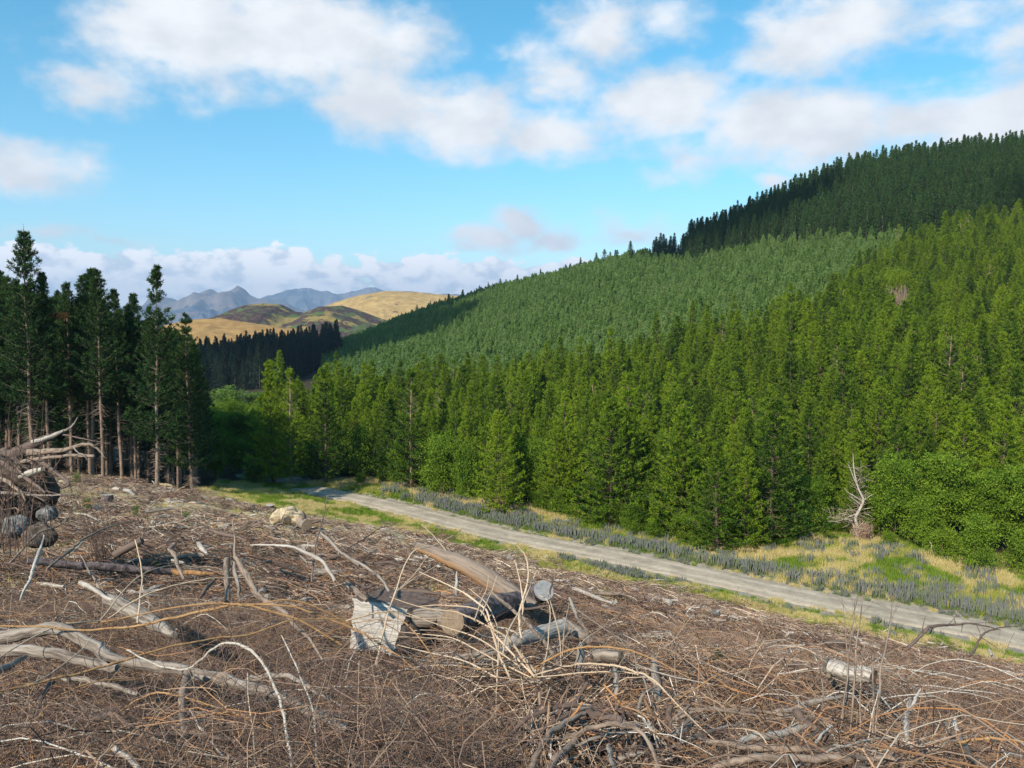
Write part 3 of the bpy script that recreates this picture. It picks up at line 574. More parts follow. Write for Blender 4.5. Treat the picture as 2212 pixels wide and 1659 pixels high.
FARW = [make_proto('far_fir', conifer(rh, rw, base=.06, dz=.8, nb=6, nt=8, nbl=6, bl=.5, bw=.14, slope=.0, curve=.0, droop=.12, prof=1.05, tr=.18, seed=500 + i, topy=2, leader=2.5), M['fir_far'], tm3)
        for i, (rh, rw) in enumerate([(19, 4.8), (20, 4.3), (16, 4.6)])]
BROAD = [make_proto('broadleaf', broadleaf(rh, rw, 600 + i, lobes=lb, ncl=nc), M['leaf'], tm) for i, (rh, rw, lb, nc) in enumerate([(6.5, 3.0, 11, 620), (5.5, 3.4, 10, 600), (4.0, 2.4, 8, 380), (7.5, 2.6, 12, 620)])]
WIL = [make_proto('pale_broadleaf', broadleaf(rh, rw, 700 + i, lobes=12, ncl=520, ls=.16), M['willow'], tm) for i, (rh, rw) in enumerate([(8, 3.2), (6, 2.6)])]

def jitter_grid(x0, x1, y0, y1, s, jit=.38):
    X_, Y_ = np.meshgrid(np.arange(x0, x1, s), np.arange(y0, y1, s)); X_ = X_ + (np.arange(X_.shape[0]) % 2)[:, None] * s / 2
    return (X_ + RNG.uniform(-jit, jit, X_.shape) * s).ravel(), (Y_ + RNG.uniform(-jit, jit, Y_.shape) * s).ravel()
PB = np.array([(190,150),(300,162),(417,180),(509,185),(602,190),(671,190),(741,192),(810,215),(856,260),(903,285),(960,292),(1024,290),(1200,290)])
DBu = [650,690,750,850,905,960,1024,1200]; DBy = [440,398,384,330,312,300,290,290]
def ybnd(u): return np.interp(u, PB[:, 0], PB[:, 1])
# --- bright pines on the near slope
x, y = jitter_grid(-130, 260, 70, 300, 3.45); u = uof(x, y)
ok = (u > 208) & (u < 1120) & (y > edge_y(u) + 1.0) & (y < ybnd(u) + RNG.normal(0, 9, x.shape) + (fbm(x * .04, 0 * x, 71) - .5) * 40) & ~((u > 868) & (y < edge_y(u) + 11)) & ~((u > 740) & (u < 800) & (y < edge_y(u) + 3))
ok &= ~((u < 345) & (y < 118)) & ~((u < 272) & (y < 186)) & ~((np.abs(u - 893) < 13) & (np.abs(y - 197) < 9))
x, y, u = x[ok], y[ok], u[ok]; z = H(x, y) - .1; o_ = np.argsort(np.hypot(x, y)); x, y, z, u = x[o_], y[o_], z[o_], u[o_]
sc = RNG.uniform(.62, 1.12, len(x)) * (.72 + .56 * fbm(x * .06, y * .06, 91, 3)); sc = np.where(RNG.uniform(0, 1, len(x)) < .08, sc * 1.22, sc); ix = RNG.choice(len(PINE), len(x), p=[.18, .17, .18, .03, .16, .14, .14]); rz = RNG.uniform(0, 6.28, len(x))
NI = 290
for i in range(NI):
    e = y[i] - edge_y(u[i])
    lab = 'bright green young pine in the dense stand on the slope above the gravel road' if e > 7 else 'bright green young pine in the front rows of the stand facing the gravel road'
    put_tree(PINE[ix[i]], 'pine_tree', (x[i], y[i], z[i]), rz[i], sc[i], label=lab, cat='pine tree', group='young pines on the slope above the road' if e > 7 else 'young pines in the front rows along the road')
scatter('pine_forest', [p['both'] for p in PINE], np.stack([x, y, z], 1)[NI:], rz[NI:], sc[NI:], ix[NI:], label='dense mass of bright green young pines climbing the hillside behind the front rows', cat='pine forest')
# --- young blue-green firs in the upper plantation
x, y = jitter_grid(-190, 190, 170, 720, 2.75); u = uof(x, y)
RG_U = [320,340,400,500,600,700,850]; RG_Y = [640,650,620,560,480,420,345]
ok = (u > 322) & (u < 905) & (y > ybnd(u) + RNG.normal(0, 9, x.shape) - 6) & (y < np.minimum(np.interp(u, RG_U, RG_Y) + 25, np.interp(u, DBu, DBy, left=900) + RNG.normal(0, 5, x.shape)))
x, y, u = x[ok], y[ok], u[ok]; z = H(x, y) - .1; o_ = np.argsort(np.hypot(x, y) - 0 * u); x, y, z = x[o_], y[o_], z[o_]
sc = RNG.uniform(.7, 1.15, len(x)); ix = RNG.integers(0, len(FIR), len(x)); rz = RNG.uniform(0, 6.28, len(x))
vis = np.where((y > ybnd(uof(x, y)) + 14))[0][:280]; rest = np.setdiff1d(np.arange(len(x)), vis)
for i in vis: put_tree(FIR[ix[i]], 'fir_tree', (x[i], y[i], z[i]), rz[i], sc[i], label='small blue green conifer in the even plantation high on the hillside', cat='fir tree', group='young conifers in the hillside plantation')
scatter('fir_plantation', [p['both'] for p in FIR], np.stack([x, y, z], 1)[rest], rz[rest], sc[rest], ix[rest], label='even plantation of small blue green conifers covering the upper hillside', cat='plantation')
# --- old dark pines on top
x, y = jitter_grid(60, 330, 280, 520, 4.0); u = uof(x, y)
ok = (u > 688) & (u < 1110) & (y > np.interp(u, DBu, DBy)) & (y < np.interp(u, [690,850,1024,1200], [475,450,430,420]))
x, y, u = x[ok], y[ok], u[ok]; z = H(x, y) - .1; o_ = np.argsort(y - np.interp(u, DBu, DBy)); x, y, z = x[o_], y[o_], z[o_]
sc = RNG.uniform(.68, 1.15, len(x)); ix = RNG.integers(0, len(DARK), len(x)); rz = RNG.uniform(0, 6.28, len(x)); NI = 280
for i in range(NI): put_tree(DARK[ix[i]], 'old_pine_tree', (x[i], y[i], z[i]), rz[i], sc[i], label='tall dark green pine at the lower edge of the old stand on the hilltop', cat='pine tree', group='dark pines along the edge of the hilltop stand')
scatter('hilltop_forest', [p['both'] for p in DARK], np.stack([x, y, z], 1)[NI:], rz[NI:], sc[NI:], ix[NI:], label='dark old pine stand covering the top of the hill on the right', cat='pine forest')
# --- single dark trees along the ridge skyline
for i in range(92):
    uu = RNG.uniform(392, 480) if i < 34 else (RNG.uniform(470, 690) if i < 76 else RNG.uniform(648, 690)); yy = np.interp(uu, RG_U, RG_Y) + RNG.uniform(-6, 14); xx = (uu - 512) / FPX * yy
    s = RNG.uniform(.35, .72) * (1.3 if uu > 600 else 1.0); put_tree(DARK[i % 4], 'ridge_pine', (xx, yy, float(H(xx, yy)) - .3), RNG.uniform(0, 6), (s * 1.25, s * 1.25, s),
        label='dark pine standing on the ridge line against the sky above the plantation', cat='pine tree', group='dark pines along the ridge skyline')
s = 1.3; yy = 412.; xx = (687 - 512) / FPX * yy; put_tree(DARK[1], 'ridge_pine', (xx, yy, float(H(xx, yy)) - .3), 1, (1.1, 1.1, 1.25), label='tallest lone dark pine on the skyline at the left edge of the hilltop stand', cat='pine tree')
# --- dark wood in the valley gap
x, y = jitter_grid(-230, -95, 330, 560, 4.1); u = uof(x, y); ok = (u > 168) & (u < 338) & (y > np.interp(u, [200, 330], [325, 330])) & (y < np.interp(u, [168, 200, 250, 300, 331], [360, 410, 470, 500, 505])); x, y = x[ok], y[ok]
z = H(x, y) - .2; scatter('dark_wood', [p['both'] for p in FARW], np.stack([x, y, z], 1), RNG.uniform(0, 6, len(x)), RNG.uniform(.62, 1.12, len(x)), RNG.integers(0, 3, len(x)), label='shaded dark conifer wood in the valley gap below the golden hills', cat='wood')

# ================================================================== tall stand on the left edge of the clearing
FR = [(33,485,70,79,0,'tallest dark pine at the left edge of the photo, spire above all others'),(-30,560,-25,82,1,'dark pine cut by the left edge of the photo'),
      (88,585,107,80,1,'dark pine with a bare pinkish trunk, second tall one from the left'),(128,608,155,84,3,'dark pine with a slightly crooked bare trunk beside the broken snag'),
      (163,590,195,86,3,'dark pine with a twin looking top, left one of the close pair'),(182,578,200,84,1,'dark pine with a thin straight trunk in the close pair of tops'),
      (204,578,222,80,3,'dark pine with a pale lit trunk, right one of the close pair'),(247,622,262,84,1,'shorter dark pine with a rounded top between the close pair and the tall green one'),
      (273,655,285,88,3,'short thin dark pine just left of the sparse pale topped one'),(292,632,300,92,1,'sparse pale topped pine just behind the tall green one'),
      (327,572,338,79,2,'tall pine with green lit branches down its trunk, near the right end of the stand'),(385,708,388,90,3,'small thin pine top against the golden hill'),
      (405,671,413,84,4,'last dark pine at the right end of the stand, with a spiky lit top')]
def top_tree(pr, name, bX, tX, tY, y, Hn=25.0, wid=1.0, rz=0, **k):
    p = W(bX, 1000, y); x0 = p[0]; z0 = float(H(x0, y)) - .15; t = W(tX, tY, y); h = t[2] - z0; s = h / (Hn + .2)
    e = put_tree(pr, name, (x0, y, z0), rz, (s * wid, s * wid, s), **k); return e
for i, (tX, tY, bX, y, pi_, lab) in enumerate(FR):
    top_tree(STAND[pi_], 'tall_pine_tree', bX, tX, tY, y, rz=i * 1.3, wid=1.05 if pi_ != 4 else 1.15, label=lab, cat='pine tree')
x, y = jitter_grid(-95, -24, 86, 128, 3.3); u = uof(x, y); ok = (u > -90) & (u < np.interp(y, [84, 100, 150], [188, 200, 212])); x, y, u = x[ok], y[ok], u[ok]
for i in range(len(x)):
    tgt = np.interp(u[i], [-60, 0, 30, 60, 110, 150, 200], [240, 262, 285, 290, 300, 318, 335]) + RNG.uniform(0, 26)       # how high the back rows reach
    z0 = float(H(x[i], y[i])); hh = vz(y[i], tgt) - z0; s = np.clip(hh / 25, .5, 1.25)
    put_tree(STAND[[0, 1, 3, 3, 2, 4][i % 6]], 'tall_pine_tree', (x[i], y[i], z0 - .1), RNG.uniform(0, 6), (s * 1.05, s * 1.05, s), label='tall dark pine deep inside the stand, behind the front row of bare trunks', cat='pine tree', group='dark pines inside the left stand')
# ================================================================== broad-leaved trees, front row trees
def shrub(pr, name, X, baseY, topY, wpx, Hn, Rn, label, cat='shrub', y=None, **k):
    g = WG(X, baseY); y = y or g[1]; p = W(X, baseY, y); z0 = float(H(p[0], y)) - .1; t = W(X, topY, y); s = (t[2] - z0) / Hn; sw = (wpx / (FPX * 2.16) * y / 2) / Rn
    return put_tree(pr, name, (p[0], y, z0), RNG.uniform(0, 6), (sw, sw, s), label=label, cat=cat, **k)
HB = [6.5, 5.5, 4.0, 7.5]; RB = [3.3, 3.7, 2.6, 3.0]
for X, bY, tY, w, j, lab in [
    (955,1075,940,165,1,'light green broadleaf tree across the road, left of the first big pines'),
    (852,1050,965,80,2,'small pale green bush where the road comes out of the shade'),
    (1010,1085,965,90,2,'bright green bush pushed against the left side of a full dark green pine'),
    (1160,1095,940,120,0,'rounded light green tree between two dark pines behind the verge'),
    (1420,1150,1040,95,2,'low green bush in the shade between pine trunks behind the lupin verge'),
    (1757,1150,1032,125,1,'rounded bright green shrub left of the bleached dead tree'),
    (1930,1165,975,170,0,'leafy bright green tree immediately right of the bleached dead tree'),
    (2035,1175,960,190,3,'tallest leafy bright tree in the broadleaf clump on the right'),
    (2130,1185,1010,200,0,'broad bright green tree in the middle of the clump near the right edge'),
    (2215,1200,985,210,3,'bright green tree cut by the right edge of the photo'),
    (1985,1185,1075,150,1,'low bright green bush at the foot of the broadleaf clump'),
    (2110,1235,1120,130,2,'darker olive bush standing in front of the broadleaf clump by the flowers'),
    (2035,1210,1145,110,2,'dull yellow green bush on the slope left of the olive bush'),
    (2200,1240,1150,120,2,'olive bush in the grass at the right edge of the photo'),
    (1690,1165,1110,90,2,'small dull green bush beside dark pine trunks at the top of the flowery bank'),
    (1225,1110,1040,70,2,'small dark green bush under the pines left of the bare trunked pine')]:
    shrub(BROAD[j], 'broadleaf_tree' if w > 130 else 'bush', X, bY, tY, w, HB[j], RB[j], lab, 'tree' if w > 130 else 'bush')
shrub(WIL[0], 'willow_tree', 497, 1000, 828, 145, 8, 3.5, 'pale green willow like tree glowing beside the dark end of the pine stand', 'tree', y=176)
shrub(WIL[1], 'willow_tree', 556, 1000, 843, 80, 6, 2.9, 'smaller pale green rounded tree right of the willow like tree', 'tree', y=180)
shrub(WIL[0], 'willow_tree', 450, 1000, 862, 90, 8, 3.5, 'pale tree half hidden behind the last dark pine of the stand', 'tree', y=172)
for X, tY, w, lab in ((525, 872, 120, 'light green tree filling the gap between the two pale rounded trees'), (585, 885, 110, 'fresh green low tree at the right end of the pale tree group'), (465, 905, 100, 'fresh green tree low beside the end of the dark stand')):
    shrub(BROAD[1], 'broadleaf_tree', X, 1000, tY, w, HB[1], RB[1], lab, 'tree', y=164)
for i in range(20):                                   # leafy wood between the pale trees and the shaded hollow
    uu = 203 + (i % 7) * 12 + RNG.uniform(-4, 4); yy = (128, 142, 157)[i // 7] + RNG.uniform(-4, 4); xx = (uu - 512) / FPX * yy; s_ = RNG.uniform(.85, 1.2)
    put_tree(BROAD[i % 4], 'broadleaf_tree', (xx, yy, float(H(xx, yy)) - .1), RNG.uniform(0, 6), (s_ * 1.15, s_ * 1.15, s_ * .95), label='leafy green tree in the wood below the pale rounded trees at the valley end', cat='tree', group='leafy trees below the pale rounded trees')
for i in range(30):                                   # scrub at the foot of the pines
    uu = 365 + i * 21 + RNG.uniform(-7, 7); yy = edge_y(uu) + RNG.uniform(-.8, 1.6); xx = (uu - 512) / FPX * yy; s_ = RNG.uniform(.28, .62)
    if uu > 900: break
    put_tree(BROAD[i % 4], 'bush', (xx, yy, float(H(xx, yy)) - .1), RNG.uniform(0, 6), (s_ * 1.1, s_ * 1.1, s_ * .9), label='loose low green bush at the foot of the roadside pines', cat='bush', group='low bushes along the foot of the pines')
for i in range(9):                                    # bare trunks showing in the gap on the slope
    uu = 884 + i * 2.6 + RNG.uniform(-.8, .8); yy = 208 + RNG.uniform(-3, 3); xx = (uu - 512) / FPX * yy; h_ = RNG.uniform(7.5, 10)
    e = empty('bare_pine', (xx, yy, float(H(xx, yy)) - .1), label='pine with a bare brown trunk showing in the gap high on the right slope', cat='pine tree', group='bare trunked pines in the gap of the slope')
    tk = MB(); tube(tk, [(0, 0, 0), (.05, 0, h_ * .5), (0, .05, h_)], [.22, .17, .10], sides=7, n=4, seed=i, tint=.8); sticks(tk, np.stack([np.stack([np.zeros(40), np.zeros(40), RNG.uniform(.5, h_ - .5, 40)], 1) + q_ * unit(RNG.normal(0, 1, (1, 3)) * 0 + np.stack([np.cos(np.arange(40) * 2.4), np.sin(np.arange(40) * 2.4), 0 * np.arange(40)], 1)) * .9 for q_ in (0, .5, 1.)], 1), np.full((40, 3), .035), np.full(40, .6), 3, 1); tk.obj('trunk', [M['dead'], M['dead']], e)
    cr = MB(); m = 900; a = RNG.normal(0, 1, (m, 3)) * [.9, .9, 1.3] + [0, 0, h_ + 1]; blades(cr, a, unit(RNG.normal(0, 1, (m, 3)) + [0, 0, .5]), .3, .05, RNG.uniform(.2, 1, m), RNG.uniform(0, 1, m)); cr.obj('crown', M['pine'], e)
for i, X in enumerate((470, 520, 575, 630, 680, 735, 785)):
    shrub(BROAD[i % 4], 'broadleaf_tree', X, 1040, 925 + (i % 3) * 22, 95, HB[i % 4], RB[i % 4], 'dark green shaded tree in the hollow behind the end of the road', 'tree', y=108 + (i % 2) * 5, group='shaded trees behind the end of the road')
shrub(BROAD[2], 'bush', 548, 1062, 1008, 80, 4, 2.6, 'dark shaded bush with bright leaf tips in the hollow before the grassy patch', 'bush', y=104)
PH = [11, 12, 10.5, 12.5, 11.5, 9.5, 13]
for X, bY, tY, j, w, lab in [
    (590,1050,775,1,1.0,'slender pine whose pale spire rises highest above the shaded hollow'),
    (628,1050,790,3,.95,'second slender pine spire right of the one above the shaded hollow'),
    (705,1050,792,6,1.0,'slender pine above the far end of the road'),
    (888,1060,790,3,1.0,'pine with a bare pale upper trunk showing above the light green bushes'),
    (1080,1110,880,4,1.05,'full dark green pine with branches to the ground, left of the road bend verge'),
    (1200,1110,905,0,1.0,'pine with yellow green top behind the rounded light green tree'),
    (1320,1145,850,4,1.1,'wide full pine with drooping lower boughs behind the flowery verge'),
    (1470,1165,865,2,.95,'pine with open crown left of the one on a bare trunk'),
    (1552,1195,945,0,1.15,'front pine standing on a bare pale trunk at the edge of the verge'),
    (1612,1190,960,5,.9,'short pine close right of the front pine on a bare trunk'),
    (1668,1175,850,4,1.15,'big pine with layered dark boughs reaching right over a black gap'),
    (1905,1165,1040,5,1.0,'dark small pine close behind the bleached dead tree')]:
    g = WG(X, bY); top_tree(PINE[j], 'pine_tree', X, X, tY, g[1], Hn=PH[j], wid=w, rz=X * .7, label=lab, cat='pine tree')
g = WG(363, 1036); s = (W(390, 892, g[1])[2] - g[2]) / 9.5
e = put_tree(PINE[5], 'pine_sapling', tuple(g), 2.0, (s * .62, s * .62, s), label='slim bright lit young pine leaning right in front of the dark stand', cat='pine sapling'); e.rotation_euler = (0, radians(9), 2.0)
e.rotation_mode = 'XYZ'; e.rotation_euler = (0, radians(8), 0)

# ================================================================== grass and flowers of the verges
def clump(n, rad, ln, wd, lo, hi, mat_, name, up=1.6, spikes=0):
    mb = MB(); a = RNG.uniform(0, 6.28, n); r = rad * np.sqrt(RNG.uniform(0, 1, n)); p = np.stack([r * np.cos(a), r * np.sin(a), np.full(n, -.05)], 1)
    d = unit(RNG.normal(0, .45, (n, 3)) + np.array([0, 0, up])); blades(mb, p, d, ln * RNG.uniform(.5, 1.2, n), wd, RNG.uniform(lo, hi, n), 0); return mb.mesh(name, mat_)
G1 = [clump(90, .42, .55, .022, .0, .45, M['grass'], 'green_clump'), clump(90, .42, .6, .02, .35, .75, M['grass'], 'mixed_clump'), clump(90, .42, .65, .02, .65, 1.0, M['grass'], 'straw_clump')]
def spikes(name):
    mb = MB(); n = 15; a = RNG.uniform(0, 6.28, n); r = .4 * np.sqrt(RNG.uniform(0, 1, n)); base = np.stack([r * np.cos(a), r * np.sin(a), 0 * r], 1); tip = base + RNG.normal(0, .06, (n, 3)) * [1, 1, 0] + np.array([0, 0, 1]) * RNG.uniform(.45, .9, n)[:, None]
    t = np.array([0, .3, .34, .8, 1.])[None, :, None]; P_ = base[:, None, :] * (1 - t) + tip[:, None, :] * t; R_ = np.array([.010, .012, .040, .032, .004])[None, :] * RNG.uniform(.8, 1.2, n)[:, None]
    sticks(mb, P_, R_, RNG.uniform(.45, 1, n), 4); k = 90; a = RNG.uniform(0, 6.28, k); r = .42 * np.sqrt(RNG.uniform(0, 1, k)); blades(mb, np.stack([r * np.cos(a), r * np.sin(a), 0 * r], 1), unit(RNG.normal(0, .5, (k, 3)) + [0, 0, 1.3]), .3, .02, RNG.uniform(0, .4, k)); return mb.mesh(name, M['bugloss'])
SP = [spikes('flower_clump'), spikes('flower_clump')]
x, y = jitter_grid(-60, 60, 34, 112, .42, .5); zz, sd, u = zone(x, y)
n1_ = fbm(x * .22, y * .22, 41); n2_ = fbm(x * .5 + 40, y * .5, 57, 3)
ok = ((zz == 1) | (zz == 2) | ((zz == 3) & (y < edge_y(u) + 3))) & (u > 195) & (u < 1120)
ok &= ~((zz == 1) & (sd > -2.5) & (n2_ < .58)) & ~((zz == 2) & (sd < 2.7) & (n2_ < .45)); thin = (zz == 1) & (u > 430) & (RNG.uniform(0, 1, x.shape) < .12 + .5 * (n2_ < .40)); ok &= ~thin
x, y, zz, sd, u, n1_, n2_ = [q[ok] for q in (x, y, zz, sd, u, n1_, n2_)]
idx = np.where(n1_ > .55, 2, np.where(n2_ > .54, 1, 0)); idx = np.where((zz == 1) & (u < 340), np.where(n2_ > .55, 2, np.where(n1_ > .5, 1, 0)), idx); idx = np.where((zz == 1) & (u >= 340), np.where(n2_ > .56, 2, np.where(n1_ > .5, 1, 0)), idx)
isfl = (zz == 2) & (((sd > 2.8) & (sd < 5.2 + 2.5 * n1_) & (u > 415)) | ((n2_ > .53) & (u > 380)) | ((u > 800) & (n1_ < .52) & (n2_ > .45)))
isfl &= RNG.uniform(0, 1, x.shape) < np.where(sd < 5.0, .70, .24); isfl |= (zz == 1) & (sd > -5.5) & (n1_ > .52) & (u > 560)
pts = np.stack([x, y, H(x, y)], 1); sc = RNG.uniform(.6, 1.15, len(x)) * np.where(zz == 1, .62, 1) * np.where((zz == 2) & (sd < 3), .5, 1); g_ = ~isfl
scatter('verge_grass', G1, pts[g_], RNG.uniform(0, 6, g_.sum()), sc[g_], idx[g_], label='green and straw coloured grass along both sides of the gravel road', cat='grass')
scatter('blue_flowers', SP, pts[isfl], RNG.uniform(0, 6, isfl.sum()), sc[isfl], RNG.integers(0, 2, isfl.sum()), label='band of grey blue flower spikes on the far side of the road', cat='wild flowers')

# ================================================================== brushwood litter of the clearing
def tangle(n, rad, lmin, lmax, rmin, rmax, hmax, bend, mat_, name, blk=0, sides=3, lo=0, hi=1, steep=.22):
    mb = MB(); a = RNG.uniform(0, 6.28, n); r = rad * np.sqrt(RNG.uniform(0, 1, n)); c = np.stack([r * np.cos(a), r * np.sin(a), hmax * RNG.uniform(0, 1, n) ** 1.6], 1)
    ln = RNG.uniform(lmin, lmax, n) * RNG.uniform(.5, 1, n); az = RNG.uniform(0, 6.28, n); d = unit(np.stack([np.cos(az), np.sin(az), RNG.normal(0, steep, n)], 1)); sd_ = np.stack([-d[:, 1], d[:, 0], 0 * az], 1)
    t = np.linspace(-.5, .5, 6)[None, :, None]; k1 = RNG.normal(0, bend, n)[:, None, None]; k2 = RNG.normal(-.1, bend * .7, n)[:, None, None]; k3 = RNG.normal(0, bend * .6, n)[:, None, None]
    Lk = ln[:, None, None]; P_ = c[:, None, :] + d[:, None, :] * t * Lk + sd_[:, None, :] * (k1 * (t * t - .08) + k3 * t ** 3) * Lk * 2 + np.array([0, 0, 1.]) * k2 * (t * t - .08) * Lk * 1.6 + RNG.normal(0, .006, (n, 6, 3)) * Lk
    R_ = (rmin * (rmax / rmin) ** RNG.uniform(0, 1, n) ** 1.6)[:, None] * np.array([1, .95, .9, .8, .65, .4])[None, :]
    sticks(mb, P_, R_, RNG.uniform(lo, hi, n) ** 1.25, sides); return mb.mesh(name, mat_)
TN = [tangle(170, .7, .25, 1.1, .0014, .0042, .30, .8, M['stick'], 'near_tangle', steep=.16) for _ in range(7)] + [tangle(12, .8, .5, 1.3, .005, .012, .22, .3, M['stick'], 'near_branches', sides=5, hi=.75, steep=.1) for _ in range(3)]
TM = [tangle(170, 1.0, .25, 1.2, .004, .011, .22, .35, M['stick'], 'mid_tangle') for _ in range(6)] + [tangle(26, 1.1, .5, 1.6, .010, .022, .2, .2, M['stick'], 'mid_branches', sides=4) for _ in range(2)]
TF = [tangle(150, 1.5, .3, 1.4, .009, .020, .22, .3, M['brush'], 'far_tangle') for _ in range(5)] + [tangle(14, 1.5, .5, 1.7, .02, .05, .2, .15, M['stick'], 'far_branches', sides=4, lo=.3) for _ in range(2)]
def lay(name, protos, x0, x1, y0, y1, s, scl, label, w=None, hmin=1.7, zmin=-.02):
    x, y = jitter_grid(x0, x1, y0, y1, s, .5); zz, sd, u = zone(x, y); r = np.hypot(x, y); cl = clayf(x, y, u)
    ok = (zz == 0) & (u > -170) & (u < 1200) & (r > hmin) & (RNG.uniform(0, 1, x.shape) > cl * .93); ok |= (zz == 1) & (sd < -6.4) & (y < 90) & (u > 380) & (RNG.uniform(0, 1, x.shape) < .22)
    x, y = x[ok], y[ok]; e = .25; hx = (H(x + e, y) - H(x - e, y)) / (2 * e); hy = (H(x, y + e) - H(x, y - e)) / (2 * e)
    n = len(x); tilt = np.stack([np.arctan(hy), -np.arctan(hx)], 1)
    scatter(name, protos, np.stack([x, y, H(x, y) + zmin], 1), 0 * x, scl * RNG.uniform(.75, 1.2, n), RNG.choice(len(protos), n, p=w), tilt=tilt, label=label, cat='brushwood')
lay('brushwood', TN, -9, 9, 1.6, 13, .36, 1.0, 'tangle of dry thorny twigs and sticks covering the near ground', w=[.125] * 7 + [.0417] * 2 + [.0416], hmin=2.0)
TH = [tangle(260, .6, .25, .9, .0010, .0023, .34, 1.0, M['stick'], 'thicket', lo=.0, hi=.80, steep=.45) for _ in range(5)]
x, y = jitter_grid(-7, 6, 2.2, 11, .42, .5); u = uof(x, y); ok = (np.hypot(x, y) > 2.3) & (u < 1080) & (u > -80) & (fbm(x * .6, y * .6, 88, 3) > np.where(u < 740, .42, .60)) & ~((np.abs(u - 852) < 60) & (y > 5.5)) & ~((np.abs(u - 612) < 80) & (y < 4.9)) & ~((np.abs(u - 405) < 45) & (y > 5.8) & (y < 8.5)); x, y = x[ok], y[ok]; z = H(x, y)
scatter('thorn_thicket', TH, np.stack([x, y, z + .08], 1), RNG.uniform(0, 6, len(x)), RNG.uniform(.7, 1.25, len(x)), RNG.integers(0, 5, len(x)), tilt=RNG.normal(-.15, .2, (len(x), 2)), label='fine purplish thorny twigs massed in clumps over the near tangle', cat='twigs')
lay('slash_litter', TM, -22, 22, 11, 33, .62, 1.0, 'carpet of dead branches and bark litter on the middle of the cleared slope')
lay('slash_litter', TF, -62, 52, 31, 80, 1.05, 1.0, 'brown carpet of far logging litter between the near tangle and the road')
# low dry weed tufts and pale chips on the slash
DW = [clump(70, .35, .55, .007, .5, .95, M['grass'], 'dry_tuft', up=1.0), clump(60, .3, .35, .012, .0, .35, M['grass'], 'weed_tuft', up=.7)]
x = RNG.uniform(-45, 38, 2600); y = RNG.uniform(14, 76, 2600); zz, sd, u = zone(x, y); ok = (zz == 0) & (u > -50) & (u < 1080) & (fbm(x * .4, y * .4, 66) > .5); x, y = x[ok], y[ok]
scatter('dry_weeds', DW, np.stack([x, y, H(x, y)], 1), RNG.uniform(0, 6, len(x)), RNG.uniform(.4, 1.1, len(x)), (RNG.uniform(0, 1, len(x)) > .80).astype(int), label='small dry and green weed tufts dotted over the cleared slope', cat='weeds')
def chipmesh():
    mb = MB()
    for i in range(14):
        c = np.array([RNG.uniform(-.8, .8), RNG.uniform(-.8, .8), .12]); a = RNG.uniform(0, 6.28); L_ = RNG.uniform(.12, .5); d = np.array([cos(a), sin(a), RNG.normal(0, .1)]) * L_ / 2
        tube(mb, [c - d, c + RNG.normal(0, .01, 3), c + d], [.012, .04, .015], sides=5, n=2, rough=.2, tint=RNG.random(), seed=i, flat=1.0)
    return mb.mesh('wood_chips', M['pale_wood'])
x = RNG.uniform(-42, 36, 420); y = RNG.uniform(10, 76, 420); zz, sd, u = zone(x, y); ok = (zz == 0) & (u > -50) & (u < 1080); x, y = x[ok], y[ok]
scatter('wood_chips', [chipmesh() for _ in range(3)], np.stack([x, y, H(x, y)], 1), RNG.uniform(0, 6, len(x)), RNG.uniform(.5, 1.3, len(x)), RNG.integers(0, 3, len(x)), label='pale bleached wood splinters dotted over the cleared slope', cat='wood chips')

# loose longer canes arching over the near litter
mb = MB(); m = 420; yy = RNG.uniform(2.6, 13, m) ; uu = RNG.uniform(-60, 1090, m); xx = (uu - 512) / FPX * yy; ln = RNG.uniform(.5, 2.0, m) * (.5 + yy / 16); az = RNG.uniform(0, 6.28, m); t = np.linspace(-.5, .5, 9)[None, :, None]
dr = np.stack([np.cos(az), np.sin(az) * .8, 0 * az], 1)[:, None, :]; sdv = np.stack([-np.sin(az), np.cos(az), 0 * az], 1)[:, None, :]; P_ = np.stack([xx, yy, 0 * xx], 1)[:, None, :] + dr * t * ln[:, None, None] + sdv * (RNG.normal(0, .5, m)[:, None, None] * (t * t) + RNG.normal(0, .5, m)[:, None, None] * t ** 3) * ln[:, None, None]
hh = RNG.uniform(.02, .30, m)[:, None] * (1 - (2 * np.linspace(-.5, .5, 9)[None, :]) ** 2) + RNG.uniform(-.12, .22, m)[:, None] * np.linspace(-.5, .5, 9)[None, :]; P_[:, :, 2] = H(P_[:, :1, 0], P_[:, :1, 1]) * .5 + H(P_[:, -1:, 0], P_[:, -1:, 1]) * .5 + (H(P_[:, -1:, 0], P_[:, -1:, 1]) - H(P_[:, :1, 0], P_[:, :1, 1])) * np.linspace(-.5, .5, 9)[None, :] + .30 + hh; P_ += RNG.normal(0, .006, P_.shape)
sticks(mb, P_, (RNG.uniform(.0022, .0058, m) * (.7 + yy / 14))[:, None] * np.linspace(1, .45, 9)[None], RNG.uniform(.3, 1, m), 5); mb.obj('loose_canes', M['stick'], smooth=True, kind='stuff', label='loose tan, orange and bleached canes criss-crossing over the near tangle', cat='canes')

